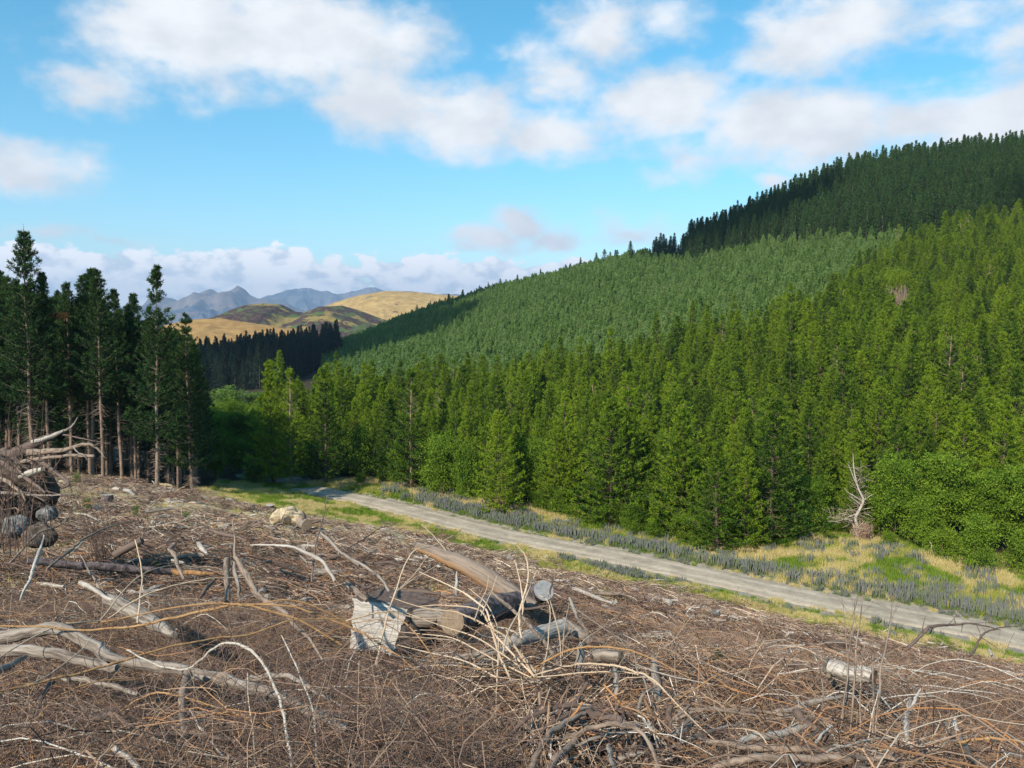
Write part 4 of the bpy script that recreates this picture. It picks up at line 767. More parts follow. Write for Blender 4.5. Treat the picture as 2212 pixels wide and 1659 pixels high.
# ================================================================== single pieces of wood, traced one by one
def c8(x, y): return .3335 * x, 1106 + .3335 * y
def c5(x, y): return .3335 * x, 918 + .3335 * y
def c6(x, y): return 737.7 + .3335 * x, 1026 + .3335 * y
def c7(x, y): return 1474.3 + .3335 * x, 1106 + .3335 * y
def cr4(x, y): return 1474.3 + .3335 * x, 756 + .3335 * y
def cA(x, y): return .2279 * x, 864 + .2279 * y
def cB(x, y): return 756 + .2441 * x, 1134 + .2441 * y
def cC(x, y): return 1080 + .293 * x, 1350 + .293 * y
def cS(x, y): return 540 + .0977 * x, 1053 + .0977 * y
CS = {c8: .3335, c5: .3335, c6: .3335, c7: .3335, cr4: .3335, cA: .2279, cB: .2441, cC: .293, cS: .0977}
K = FPX * 2.16016
def place(cf, pts, lift=.15, dep=None):
    """crop points -> world; depths go evenly from the first to the last point"""
    XY = [cf(p[0], p[1]) for p in pts]; L_ = np.concatenate([[0], np.cumsum([math.hypot(XY[i + 1][0] - XY[i][0], XY[i + 1][1] - XY[i][1]) for i in range(len(XY) - 1)])]); t = L_ / L_[-1]
    if dep is None: dep = (depth(*XY[0], lift), depth(*XY[-1], lift))
    ds_ = dep[0] * (1 - t) + dep[1] * t if len(dep) == 2 else np.array(dep)
    out = np.array([W(X, Y, float(d)) for (X, Y), d in zip(XY, ds_)])
    if lift < 5:
        hz = HT(out[:, 0], out[:, 1])
        for i in range(len(out)):
            if out[i, 2] < hz[i] - .04:            # would lie under the litter: slide it along to where the surface is
                X, Y = XY[i]; d = ray(X, Y); q = _T[:, None] * d[None, :]; j = np.argmax(q[:, 2] - HT(q[:, 0], q[:, 1]) <= .04); out[i] = q[j]; ds_[i] = q[j, 1]
    return out, ds_
def limb(name, cf, pts, dia, mat_, label, cat='branch', lift=.2, dep=None, sides=9, rough=.05, thorns=False, ends=(True, True), n=6, tint=.5, seed=None, wig=.0, twigs=0, end_mat=None, tintfn=None, **k):
    P_, ds_ = place(cf, pts, lift, dep); seed = len(bpy.data.objects) if seed is None else seed
    if wig: P_[1:-1] += RNG.normal(0, wig, P_[1:-1].shape)
    R_ = np.interp(np.linspace(0, 1, len(P_)), np.linspace(0, 1, len(dia)), dia) / 2 * CS[cf] / K * ds_ * (.74 if thorns else .92)
    mb = MB(); C_, V_ = tube(mb, P_, R_, sides=sides, n=n, rough=rough, tint=tint, seed=seed, cap=(ends[0] and not end_mat, ends[1] and not end_mat), tintfn=tintfn)
    Rr = np.interp(np.linspace(0, 1, len(C_)), np.linspace(0, 1, len(R_)), R_)
    if thorns:
        m = len(C_) * 2; i = RNG.integers(0, len(C_) - 1, m); f_ = RNG.uniform(0, 1, (m, 1)); q = C_[i] * (1 - f_) + C_[i + 1] * f_; tg = unit(C_[i + 1] - C_[i]); o = unit(np.cross(tg, RNG.normal(size=(m, 3))))
        for s_ in range(2): blades(mb, q, unit(o + tg * .3), Rr[i] * 2.6, Rr[i] * .75, tint)
    if twigs:
        i = RNG.integers(len(C_) // 5, len(C_) - 1, twigs); tg = unit(C_[i + 1 - (i + 1 >= len(C_))] - C_[i - 1]); o = unit(np.cross(tg, RNG.normal(size=(twigs, 3)))) + tg * .5; ln = np.linalg.norm(C_[-1] - C_[0]) * RNG.uniform(.06, .2, twigs)
        tt = np.array([0, .5, 1.])[None, :, None]; pp = C_[i][:, None, :] + o[:, None, :] * ln[:, None, None] * tt + RNG.normal(0, .03, (twigs, 3, 3)) * ln[:, None, None]; sticks(mb, pp, (Rr[i] * .45)[:, None] * np.array([1, .7, .3])[None], np.full(twigs, tint), 4)
    o = mb.obj(name, mat_, smooth=True, label=label, cat=cat, **k)
    if end_mat:
        for e, on in ((0, ends[0]), (-1, ends[1])):
            if on:
                eb = MB(); c_ = C_[e]; ring = V_[e]; dr = unit(C_[e] - C_[1 if e == 0 else -2]); rr_ = ring - c_
                prev = None
                for j, f_ in enumerate(np.linspace(1, .05, 17)):
                    rv = c_ + rr_ * f_ + dr * (.003 + .0025 * (j % 2)); gg = rv + seed; base = eb.n; eb.add(rv, np.zeros((0, 4)), (.40 + .2 * (j % 2) - .25 * (j == 0), 0, 0), gg)
                    if prev is not None: m_ = len(ring); q = np.arange(m_); eb.f4.append(np.stack([prev + q, prev + (q + 1) % m_, base + (q + 1) % m_, base + q], 1)); eb.m4.append(np.zeros(m_))
                    prev = base
                eb.add([c_ + dr * .004], np.zeros((0, 3)), (.3, 0, 0)); q = np.arange(len(ring)); eb.f3.append(np.stack([prev + q, prev + (q + 1) % len(ring), np.full(len(ring), eb.n - 1)], 1)); eb.m3.append(np.zeros(len(ring)))
                eb.obj('cut_end', end_mat, o)
    return o
def lump(mb, c, r, seed=0, amp=.35, n=26, tint=.5, flat=1.0, freq=1.5):
    c = np.asarray(c, float); r = np.asarray(r, float) * np.ones(3); th, ph = np.meshgrid(np.linspace(0, 2 * pi, n, endpoint=False), np.linspace(.001, pi - .001, n // 2 + 1))
    d = np.stack([np.sin(ph) * np.cos(th), np.sin(ph) * np.sin(th), np.cos(ph)], -1); nz = fbm(d[..., 0] * freq + seed * 2.3 + d[..., 2] * .9, d[..., 1] * freq + seed + d[..., 2] * 1.1, seed, 5) - .5
    v = c + d * r * (1 + nz * 2 * amp)[..., None]; m, k_ = d.shape[:2]; idx = np.arange(m * k_).reshape(m, k_); i0 = idx[:-1]; i1 = idx[1:]
    f = np.stack([i0, i1, np.roll(i1, -1, 1), np.roll(i0, -1, 1)], -1).reshape(-1, 4); t = np.zeros((m * k_, 3)); t[:, 0] = np.clip(tint + nz.ravel(), 0, 1); mb.add(v, f, t)
def rock(name, cf, x, y, rpx, mat_, label, dep=None, cat='rock', amp=.3, fl=(1, 1, .8)):
    X, Y = cf(x, y); d = dep or depth(X, Y, .05); p = W(X, Y, d); r = rpx * CS[cf] / K * d; mb = MB(); lump(mb, p, np.array(fl) * r, seed=len(bpy.data.objects) % 97, amp=amp + .12, n=44, freq=2.6); return mb.obj(name, mat_, smooth=False, label=label, cat=cat)
def stump(cf, x, y, wpx, hpx, label, mat_=None, dep=None, top='pale_wood', lean=0):
    X, Y = cf(x, y); d = dep or depth(X, Y, .0); p = W(X, Y, d); p[2] = float(H(p[0], p[1])) - .05; r = wpx / 2 * CS[cf] / K * d; h = hpx * CS[cf] / K * d + .05
    e = empty('tree_stump', tuple(p), label=label, cat='tree stump'); mb = MB(); s_ = len(bpy.data.objects) % 91
    C_, V_ = tube(mb, [(0, 0, 0), (lean * h * .3, 0, h * .3), (lean * h, 0, h)], [r * 1.35, r * 1.05, r], sides=18, n=5, rough=.07, seed=s_, cap=(False, False)); mb.obj('bark', mat_ or M['bark'], e, True)
    eb = MB(); disc(eb, C_[-1] + np.array([0, 0, .004]), V_[-1] * np.array([1, 1, 1]), .5, 0, s_); eb.obj('cut_top', M[top], e)
    for j in range(4):
        a = j * 1.6 + .4; rbm = MB(); tube(rbm, [(cos(a) * r * .8, sin(a) * r * .8, h * .22), (cos(a) * r * 1.6, sin(a) * r * 1.6, .06), (cos(a) * r * 2.4, sin(a) * r * 2.4, -.06)], [r * .35, r * .25, r * .1], sides=6, n=3, seed=j, cap=(False, False)); rbm.obj('root', mat_ or M['bark'], e, True)
    return e

# --- big thorny canes and branches, left foreground
BR = 'brown_wood'
limb('fallen_log', c8, [(-150,830),(0,815),(200,770),(380,760),(520,810),(640,900),(720,955),(900,985),(1100,1010),(1400,1075),(1700,1150),(1950,1260),(2250,1420)], [100,95,90,80,85,75,80,75,70,60], M['grey_wood'], 'thick grey snaking trunk lying across the lower left of the tangle', 'log', dep=(5.6,5.4,5.2,5.1,5.0,4.9,4.85,4.8,4.75,4.6,4.5,4.3,4.1), sides=16, rough=.06, seed=4)
limb('fallen_log', c8, [(-100,900),(200,890),(420,930),(600,985),(760,1010)], [90,85,70,50], M['grey_wood'], 'second thick grey limb lying just below the snaking trunk at the left edge', 'log', dep=(5.2,4.7), sides=14, seed=9)
limb('branch', c8, [(-60,1060),(60,1000),(160,940)], [60,45,30], M['grey_wood'], 'short pale grey limb poking up right at the left edge under the snaking trunk', dep=(4.3,4.7), sides=12)
limb('branch', c8, [(1215,1040),(1180,1200),(1195,1380),(1215,1530)], [50,55,45,40], M[BR], 'upright brown stem standing under the snaking trunk, bottom left centre', dep=(4.5,3.7), sides=12)
limb('branch', c8, [(1600,1100),(1700,1060),(1850,1070),(2000,1140),(2212,1260)], [45,42,34,26], M['grey_wood'], 'grey curved branch lying right of the bleached hooked cane', dep=(4.7,4.2), sides=11)
limb('branch', c8, [(1250,1590),(1400,1600),(1540,1610)], [55,50,45], M['dark_wood'], 'short dark brown broken limb at the bottom, under the upright stem', dep=(3.3,3.35), sides=12)
limb('branch', c8, [(900,1450),(1100,1440),(1350,1450),(1560,1490)], [26,28,24], M['dark_wood'], 'dark grey branch lying across the bottom left of the tangle', dep=(3.8,3.6))
limb('branch', c8, [(540,1400),(640,1330),(740,1310),(850,1400)], [20,44,30], M['dark_wood'], 'dark bowed branch in the shadowy bottom left', dep=(4.2,3.9))
limb('branch', c8, [(730,1520),(800,1580),(900,1660)], [45,40,35], M['pale_wood'], 'short bleached grey stick end at the bottom left', dep=(3.5,3.2), sides=10)
limb('branch', c8, [(400,1075),(560,1090),(700,1120),(900,1180)], [30,38,34,22], M['grey_wood'], 'grey bent branch under the long orange cane', dep=(4.9,4.5))
limb('branch', c8, [(230,1330),(300,1150),(350,1100)], [22,30,24], M['dark_wood'], 'dark leaning branch in the bottom left gap', dep=(4.3,4.7))

limb('briar_cane', c8, [(-60,738),(250,742),(500,765),(760,750),(900,735),(1100,690),(1300,640),(1500,606),(1620,606),(1800,655),(1960,710),(2212,860)], [15,17,20,24,22,20,17], M['cane_orange'], 'thick orange thorny cane arching across the left foreground above the snaking trunk', 'cane', dep=(4.9,5.3), thorns=True)
limb('briar_cane', c8, [(150,790),(420,720),(650,712),(900,665),(1150,615),(1350,595),(1600,598),(1850,605),(2050,660),(2300,760)], [10,12,15,16,15], M['cane_orange'], 'thinner orange cane running just above the thick arching one', 'cane', dep=(5.3,5.7), thorns=True)
limb('briar_cane', c8, [(-80,1180),(250,1105),(500,1045),(760,975),(900,930),(1130,868),(1400,820),(1600,795),(1800,730),(1900,698),(2250,692)], [24,22,18,15,13,9], M['cane_orange'], 'long straight orange cane rising from the lower left corner towards the centre', 'cane', dep=(3.9,5.2), thorns=True)
limb('briar_cane', c8, [(820,893),(930,950),(1050,1000),(1200,1018),(1300,960),(1380,885),(1460,848),(1560,860),(1650,920),(1740,1040),(1800,1180),(1840,1320),(1870,1500),(1900,1720)], [12,16,18,20,22,24,26,30], M['cane_white'], 'bleached white thorny cane hooked like a swan neck in the left foreground', 'cane', dep=(4.3,3.4), thorns=True)
limb('briar_cane', c8, [(1825,800),(1900,960),(1960,1100),(2020,1250),(2045,1450),(2045,1720)], [10,14,18,22], M['cane_white'], 'bleached cane running straight down right of the hooked white cane', 'cane', dep=(4.6,3.4), thorns=True)
limb('briar_cane', c8, [(1230,1280),(1290,1390),(1360,1480),(1480,1620),(1560,1720)], [12,18,18,14], M['cane_white'], 'short white cane slanting down to the bottom edge, left of the hooked cane', 'cane', dep=(4.1,3.3), thorns=True)
limb('briar_cane', c8, [(1605,1040),(1610,1200),(1635,1400),(1660,1720)], [9,14,14], M['cane_tan'], 'thin tan cane hanging straight down beside the hooked white cane', 'cane', dep=(4.2,3.4), thorns=True)
limb('briar_cane', c8, [(240,1340),(320,1240),(420,1170),(560,1115),(740,1082),(920,1075)], [8,11,9], M['cane_orange'], 'short orange bowed cane in the dark bottom left', 'cane', dep=(4.2,4.6), thorns=True)
limb('briar_cane', c8, [(780,1290),(880,1220),(1000,1175),(1150,1185),(1300,1230),(1480,1295),(1680,1370)], [10,17,15,10], M['cane_orange'], 'orange cane bowed over the upright brown stem', 'cane', dep=(4.3,4.1), thorns=True)
limb('briar_cane', c8, [(1150,1350),(1350,1310),(1500,1300),(1650,1350),(1760,1400)], [9,14,12], M['cane_orange'], 'dull orange cane ending under the hooked white cane', 'cane', dep=(4.0,3.9), thorns=True)
limb('briar_cane', c8, [(700,690),(830,600),(960,530),(1120,478),(1300,440),(1430,425),(1700,425)], [14,14,12,9,7], M['cane_tan'], 'pale tan cane curving up through the middle of the left foreground', 'cane', dep=(5.8,6.6), thorns=True)
limb('briar_cane', c8, [(650,700),(760,560),(870,440),(1000,370),(1200,330)], [12,11,8,5], M['cane_tan'], 'thin tan cane rising steeply from the left foreground', 'cane', dep=(5.8,7.0), thorns=True)
limb('briar_cane', c8, [(875,180),(915,370),(910,540),(890,720)], [10,12,14], M['cane_tan'], 'thin upright tan cane with side spurs, left centre', 'cane', dep=(6.6,6.0), thorns=True)
limb('briar_cane', c8, [(1700,590),(1850,570),(2000,600),(2120,650),(2260,720)], [12,15,17], M['cane_orange'], 'bright orange cane beside the end of the broken trunk spear', 'cane', dep=(5.4,5.6), thorns=True)
limb('briar_cane', c8, [(-50,970),(200,820),(400,735),(650,705)], [12,14,12], M['cane_tan'], 'tan cane crossing the snaking trunk near the left edge', 'cane', dep=(4.6,5.4), thorns=True)
limb('briar_cane', c8, [(-60,1250),(120,1150),(320,1050),(520,900),(600,800)], [12,14,11,8], M['cane_tan'], 'tan cane rising steeply from the lower left edge', 'cane', dep=(3.8,4.9), thorns=True)
limb('branch', c8, [(1505,50),(1518,150),(1520,260),(1545,320),(1590,400),(1650,510),(1690,560),(1800,620),(1900,720),(2000,830),(2090,960)], [7,12,22,48,42,34,34,30,22,16], M[BR], 'tan broken trunk spear with a long thin whip, standing left of centre', dep=(6.9,5.2), sides=12)
limb('branch', c8, [(1620,215),(1740,215),(1860,222),(1950,250),(2050,292),(2120,360),(2170,450)], [9,15,20,24,24,20], M['pale_wood'], 'bleached white branch bowed like a rib, above the tan trunk spear', dep=(7.8,7.2), sides=10)
limb('branch', c8, [(1845,180),(1900,240),(1990,330)], [6,10,12], M['grey_wood'], 'thin grey spur behind the bleached rib shaped branch', dep=(7.9,7.6))
limb('branch', c8, [(1468,310),(1470,420),(1475,580)], [44,42,36], M[BR], 'short upright brown stake left of the tan trunk spear', dep=(6.9,6.3), sides=10)
limb('branch', c8, [(1515,330),(1530,440),(1550,560)], [30,30,20], M['grey_wood'], 'thinner grey stake beside the short upright brown stake', dep=(6.9,6.4), sides=9)
limb('branch', c8, [(1130,205),(1100,245),(1140,290),(1170,380),(1190,440)], [26,30,24,18], M[BR], 'kinked yellowish brown branch end in the left middle', dep=(7.6,7.0), sides=9)
limb('branch', c8, [(285,150),(255,260),(228,345)], [10,22,24], M['pale_wood'], 'short upper piece of bleached white stick near the left edge', dep=(8.0,7.2), sides=8)
limb('branch', c8, [(262,240),(215,380),(170,480),(130,570)], [22,24,18,12], M['pale_wood'], 'bleached white stick leaning near the left edge', dep=(7.4,6.6), sides=9)
limb('branch', c8, [(1290,560),(1340,490),(1400,430)], [18,30,12], M['dark_wood'], 'black burnt looking spike pointing up right, left centre', dep=(6.0,6.4))
limb('fallen_log', c5, [(740,845),(820,800),(920,745)], [58,52,50], M['dark_wood'], 'short dark log leaning up to the right in the left middle distance', 'log', dep=(15.5,15.5), sides=14, end_mat=M['soil'])
limb('branch', c5, [(920,735),(935,700),(955,655)], [14,9,5], M['dark_wood'], 'dark twig sprouting from the upper end of the short dark log', dep=(15.5,15.6))
limb('fallen_log', c5, [(180,880),(420,905),(700,920),(950,940),(1110,955)], [45,55,60,55,45], M['bark'], 'long bark covered log lying level in the left middle, half buried in twigs', 'log', dep=(9.6,10.4), sides=16, end_mat=M['end_grain'])
limb('fallen_log', c5, [(1110,950),(1220,958),(1390,965)], [40,38,20], M['orange_wood'], 'splintered orange brown broken end of the level bark covered log', 'log', dep=(10.4,10.4), sides=12, tint=.8)
limb('plank', c5, [(700,1130),(850,1200),(1000,1280),(1130,1360)], [85,110,100,50], M['grey_wood'], 'grey weathered slab half hidden under the orange canes', 'slab', dep=(7.2,6.0), sides=12)
limb('fallen_log', c5, [(1360,680),(1440,705),(1520,725),(1600,750)], [28,34,24,10], M['dark_wood'], 'thin dark brown log lying in the litter right of the short dark log', 'log', dep=(17.5,16.5))
limb('branch', c5, [(1290,768),(1310,800),(1340,835)], [34,36,16], M['pale_wood'], 'small white weathered wood chunk in the litter, left middle', dep=(15.5,15.0), sides=10)
limb('branch', c5, [(1110,875),(1190,892)], [22,16], M['pale_wood'], 'small flat pale wood chip near the white weathered chunk', dep=(12.5,12.5))
limb('branch', c5, [(2120,465),(2080,650),(2040,800),(2020,1020)], [6,9,14,14], M['dark_wood'], 'thin dark upright whip in front of the clay root clod', dep=(8.5,7.6))
limb('branch', c5, [(2080,700),(2140,760),(2212,830),(2330,910)], [26,24,22,22], M['grey_wood'], 'grey branch slanting down right from the clay root clod', dep=(9.6,9.2), sides=10)
limb('branch', c5, [(480,570),(560,580),(640,620)], [8,14,8], M['pale_wood'], 'small bleached bowed stick above the dry weeds, left middle', dep=(22,21.5))
limb('branch', c5, [(300,940),(440,820),(560,730),(680,670),(790,640),(900,620)], [18,18,16,12,8,5], M[BR], 'long brown branch rising to the right across the left middle', dep=(8.6,10.5), twigs=9)
limb('branch', c5, [(60,900),(150,800),(250,700),(400,640),(480,560)], [15,14,12,8,5], M[BR], 'brown branch rising across the root plate at the left edge', dep=(9,10), twigs=8)
limb('branch', c5, [(520,840),(600,980),(640,1060),(700,1120)], [9,17,18,14], M[BR], 'brown branch slanting down right, under the level bark log', dep=(8.6,7.2), twigs=4)
limb('branch', c5, [(520,1020),(620,1075),(720,1130),(860,1180)], [32,30,24,14], M['pale_wood'], 'pale peeled branch just left of the grey weathered slab', dep=(7.4,6.8), sides=9)

# --- centre pile: orange log, bark log, white block, split logs
def org(t, off, v):
    lo_ = -off[..., 2]; a = np.clip(lo_ * 1.4 + .35, 0, 1) * np.clip(1.15 - np.abs(t - .25) * 1.7, 0, 1); return a * np.clip(.6 + .8 * fbm(t * 9, off[..., 2] * 2, 5), 0, 1.2)
limb('fallen_log', cB, [(600,190),(760,250),(950,330),(1180,450),(1400,580),(1640,730)], [90,120,160,185,170,120], M['orange_wood'], 'big peeled log with orange underside, left end propped up, in the centre', 'log', dep=(10.6,9.6), sides=22, rough=.035, tintfn=org, seed=3, end_mat=M['end_grain'])
limb('fallen_log', cB, [(905,860),(1080,800),(1260,740),(1470,690)], [270,265,255,240], M['bark'], 'thick log with deeply cracked dark bark under the orange log', 'log', dep=(8.0,9.3), sides=26, rough=.05, seed=12, end_mat=M['end_grain'])
limb('fallen_log', cB, [(560,830),(700,815),(860,835)], [170,195,180], M['grey_wood'], 'short grey brown round of wood between the white block and the bark covered log', 'log', dep=(8.3,8.3), sides=18, end_mat=M['end_grain'])
limb('fallen_log', cB, [(1715,578),(1640,620),(1560,668)], [200,190,170], M['bark'], 'log with a round blue grey cut end facing the camera, beside the orange log', 'log', dep=(10.6,11.8), sides=24, seed=31, end_mat=M['end_grey'], ends=(True, False))
limb('fallen_log', cB, [(1370,1080),(1520,1020),(1700,960),(1880,900)], [120,150,160,150], M['pale_wood'], 'pale split log slanting up right under the thorny canes', 'log', dep=(7.2,8.0), sides=14, rough=.08, seed=17)
limb('fallen_log', cB, [(1900,860),(1990,930),(2110,1010)], [90,110,90], M['grey_wood'], 'rounded grey log end lying behind the pale split log', 'log', dep=(8.6,8.0), sides=14)
limb('plank', cB, [(930,1190),(1150,1150),(1400,1110)], [60,90,60], M['grey_wood'], 'flat grey brown board below the bark covered log', 'board', dep=(7.0,7.3), sides=8)
limb('branch', cB, [(940,600),(943,510),(946,408)], [50,36,10], M['pale_wood'], 'white splinter standing upright under the orange log', dep=(9.0,9.0), sides=7)
limb('branch', cB, [(-20,265),(150,380),(280,480),(350,590)], [20,26,28,26], M['grey_wood'], 'smooth grey branch curving down right, left of the orange log', dep=(9.4,8.4), sides=10)
limb('branch', cB, [(110,335),(350,342),(520,380),(640,430)], [26,24,22,10], M['dark_wood'], 'dark level branch behind the smooth grey branch', dep=(10,10), sides=8)
limb('branch', cB, [(440,590),(620,580),(800,605)], [34,40,26], M['dark_wood'], 'thick dark branch lying left under the orange log', dep=(8.9,8.8), sides=10)
limb('branch', cB, [(-40,520),(60,590),(150,670)], [62,60,40], M[BR], 'smooth brown limb ending at the white block', dep=(8.3,7.9), sides=12)
limb('branch', cB, [(1215,560),(1330,660),(1450,760),(1600,900),(1730,1060),(1860,1260)], [22,30,36,38,38,34], M[BR], 'long grey brown pole slanting down right across the bark covered log', dep=(7.6,5.6), sides=10)
limb('branch', cB, [(1945,650),(1985,760),(2040,860),(2110,960)], [36,40,36,20], M['grey_wood'], 'grey stick standing up right of the pale split log', dep=(8.6,7.9), sides=9)
limb('branch', cB, [(1795,455),(1785,540),(1765,640)], [12,20,20], M['dark_wood'], 'dark stake in front of the round blue grey cut end', dep=(9.6,9.3), sides=7)
limb('branch', cB, [(1540,745),(1700,735),(1890,690)], [24,26,10], M['dark_wood'], 'thin dark board like stick at the right end of the orange log', dep=(9.0,9.0), sides=7)
limb('branch', cB, [(630,-10),(700,60),(770,130),(850,225)], [4,7,9,10], M['cane_tan'], 'thin pale whip rising above the left end of the orange log', dep=(8.5,8.4))
limb('branch', cB, [(-30,215),(80,150),(200,70),(290,20),(400,0)], [12,12,10,8,4], M['dark_wood'], 'thin dark arching branch above the left side of the pile', dep=(9.6,10.4), twigs=8)
limb('fallen_log', c6, [(1500,735),(1620,780),(1760,830)], [26,30,18], M['pale_wood'], 'bleached white pole lying on the litter behind the round cut end', 'log', dep=(20,18.5), sides=9)
limb('branch', c6, [(1110,545),(1090,520),(1130,490)], [30,20,6], M['grey_wood'], 'small broken grey stub behind the orange log', dep=(31,31))
def block(name, cf, q4, ext, mat_f, mat_s, label, cat):
    P_ = [W(*cf(a, b), d) for a, b, d in q4]; P_ = np.array(P_); o = None; n_, m_ = 40, 60
    s, t = np.meshgrid(np.linspace(0, 1, n_), np.linspace(0, 1, m_)); f_ = (P_[0] * ((1 - s) * (1 - t))[..., None] + P_[1] * (s * (1 - t))[..., None] + P_[2] * (s * t)[..., None] + P_[3] * ((1 - s) * t)[..., None])
    nr = unit(np.cross(P_[1] - P_[0], P_[3] - P_[0])); nr = nr if nr[1] < 0 else -nr; f_ = f_ + nr * ((fbm(s * 2.2, t * 55 + s * 2, 6, 3) - .5) * .016 + (fbm(s * 3, t * 3, 2) - .5) * .04)[..., None]
    mb = MB(); idx = np.arange(n_ * m_).reshape(m_, n_); i0 = idx[:-1, :-1]; fc = np.stack([i0, idx[:-1, 1:], idx[1:, 1:], idx[1:, :-1]], -1).reshape(-1, 4)
    f_ = f_ + ((fbm(t * 7, s * .5, 61) - .5) * .06 * np.abs(2 * s - 1))[..., None] * unit(P_[1] - P_[0]) + ((fbm(s * 6, t * .5, 62) - .5) * .06 * np.abs(2 * t - 1))[..., None] * unit(P_[3] - P_[0]); gr = np.stack([t * 1.5, t * .2, s * .6], -1); mb.add(f_.reshape(-1, 3), fc, (.8, 0, 0), gr.reshape(-1, 3)); o = mb.obj(name, mat_f, smooth=True, label=label, cat=cat)
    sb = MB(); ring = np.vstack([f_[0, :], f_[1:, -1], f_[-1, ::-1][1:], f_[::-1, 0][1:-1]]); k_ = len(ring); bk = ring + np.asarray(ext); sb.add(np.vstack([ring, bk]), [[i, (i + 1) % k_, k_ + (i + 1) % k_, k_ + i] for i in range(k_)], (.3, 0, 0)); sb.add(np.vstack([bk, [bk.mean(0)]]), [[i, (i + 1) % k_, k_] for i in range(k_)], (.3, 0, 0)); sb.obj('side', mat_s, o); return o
block('wood_block', cB, [(30,650,8.5),(515,738,8.3),(372,1140,7.9),(0,1090,8.0)], (.30, .34, .0), M['pale_wood'], M['dark_wood'], 'big white bleached block of wood with a ribbed face and dark right side', 'wood block')  # dark wood on the sides puts the right side's shade into the colour
limb('plank', cC, [(600,140),(590,230),(570,350)], [50,70,50], M['grey_wood'], 'blue grey splintered slab standing right of the thorny bush', 'slab', dep=(6.2,5.9), sides=6)
limb('plank', cC, [(1140,255),(1155,400),(1165,540)], [55,80,60], M['grey_wood'], 'grey splintered slab standing below the orange arching cane', 'slab', dep=(5.4,5.0), sides=6)
limb('plank', cC, [(845,330),(855,430),(860,520)], [40,50,40], M['grey_wood'], 'narrow grey splinter between the two splintered slabs', 'slab', dep=(5.3,5.1), sides=6)
limb('fallen_log', cC, [(700,240),(800,225),(890,240)], [90,110,100], M['grey_wood'], 'short grey log stub behind the splintered slabs', 'log', dep=(6.2,6.1), sides=14, end_mat=M['end_grain'])
# thorny bush of arching canes: ONE thing, its canes are parts
bc = W(*cB(1560, 1330), 5.2); bush = empty('briar_bush', (float(bc[0]), 5.2, float(H(bc[0], 5.2))), label='bush of bare thorny tan canes arching out over the logs in the centre', cat='thorn bush')
BL = np.array(bush.location)
BC = [([(1640,1350),(1330,1020),(1250,880),(1190,740),(1000,600),(800,500),(610,415)],[18,20,20,18,12,6]),([(1640,1350),(1400,1010),(1150,860),(950,780),(600,720),(350,635)],[18,18,16,12,6]),
      ([(1420,1380),(1300,1100),(1240,900),(1130,750),(850,710),(600,720)],[22,22,18,14,8]),([(1520,1000),(1500,800),(1560,550),(1580,400),(1550,270),(1480,180)],[22,22,18,14,9,5]),
      ([(1500,900),(1530,700),(1500,480),(1455,310)],[16,15,11,6]),([(1350,1150),(1400,950),(1530,700),(1620,480),(1650,400)],[18,16,12,6]),([(900,930),(1050,1100),(1120,1250),(1190,1480)],[10,14,16,14]),
      ([(380,990),(800,1010),(1000,1050),(1300,1200)],[6,12,14,16]),([(350,1150),(700,1210),(1100,1230),(1400,1270),(1800,1310)],[10,16,18,16,12]),([(-40,850),(250,770),(400,770),(600,830),(900,830),(1150,960)],[16,18,16,13,9]),
      ([(1640,1340),(1900,1260),(2212,1215),(2400,1190)],[12,14,12,8]),([(1700,1330),(1760,1000),(1760,700),(1670,620)],[14,14,10,6]),([(1870,1250),(1850,950),(1780,700),(1750,560)],[14,14,10,6]),
      ([(1880,1150),(1900,900),(1940,700)],[10,10,6]),([(1640,1300),(1500,1130),(1410,1010),(1380,930)],[22,20,16,10]),([(1100,850),(1150,700),(1210,560),(1225,450)],[12,10,8,5]),([(1160,800),(1250,600),(1300,450)],[10,8,5]),
      ([(1300,1350),(1000,1200),(700,1130),(420,1060)],[16,14,10,6]),([(1600,1350),(1200,1150),(900,1000),(560,960),(380,940)],[15,13,11,7,4]),([(1500,1250),(1100,990),(800,890),(500,780)],[15,13,9,5]),
      ([(1640,1330),(1800,1130),(1960,930),(2060,820)],[14,12,9,5]),([(1650,1330),(1900,1180),(2100,1000),(2280,880)],[14,12,9,5]),([(1300,1400),(1310,1150),(1300,900),(1210,700),(1050,560)],[18,16,13,9,5])]
for i, (pts, di) in enumerate(BC):
    P_, ds_ = place(cB, pts, 9, (5.3, 6.6) if pts[0][1] > 1000 else (5.9, 6.3)); P_ = P_ - BL
    mb = MB(); R_ = np.interp(np.linspace(0, 1, len(P_)), np.linspace(0, 1, len(di)), di) / 2 * CS[cB] / K * ds_ * .95; C_, _v = tube(mb, P_, R_, sides=7, n=6, rough=.05, seed=i, tint=RNG.random()); Rr = np.interp(np.linspace(0, 1, len(C_)), np.linspace(0, 1, len(R_)), R_)
    m = len(C_) * 2; j = RNG.integers(0, len(C_) - 1, m); tg = unit(C_[j + 1] - C_[j]); o_ = unit(np.cross(tg, RNG.normal(size=(m, 3))))
    for s_ in range(2): blades(mb, C_[j], unit(o_ + tg * .3), Rr[j] * 3.0, Rr[j] * .8, .6)
    mb.obj('cane', M['cane_tan'], bush, True)
mb = MB(); nn_ = 55; base = np.array([0, 0, .0]) + RNG.normal(0, .22, (nn_, 3)) * [1.6, .8, .1]; a = RNG.uniform(0, 2 * pi, nn_); ln = RNG.uniform(.5, 1.25, nn_); hh = RNG.uniform(.25, .9, nn_); t = np.linspace(0, 1, 8)[None, :, None]
o_ = np.stack([np.cos(a) * 1.2, np.sin(a) * .8, 0 * a], 1)[:, None, :]; P_ = base[:, None, :] + o_ * ln[:, None, None] * t + np.array([0, 0, 1.]) * (hh[:, None, None] * (2.2 * t - 1.7 * t * t)); P_ += RNG.normal(0, .012, P_.shape)
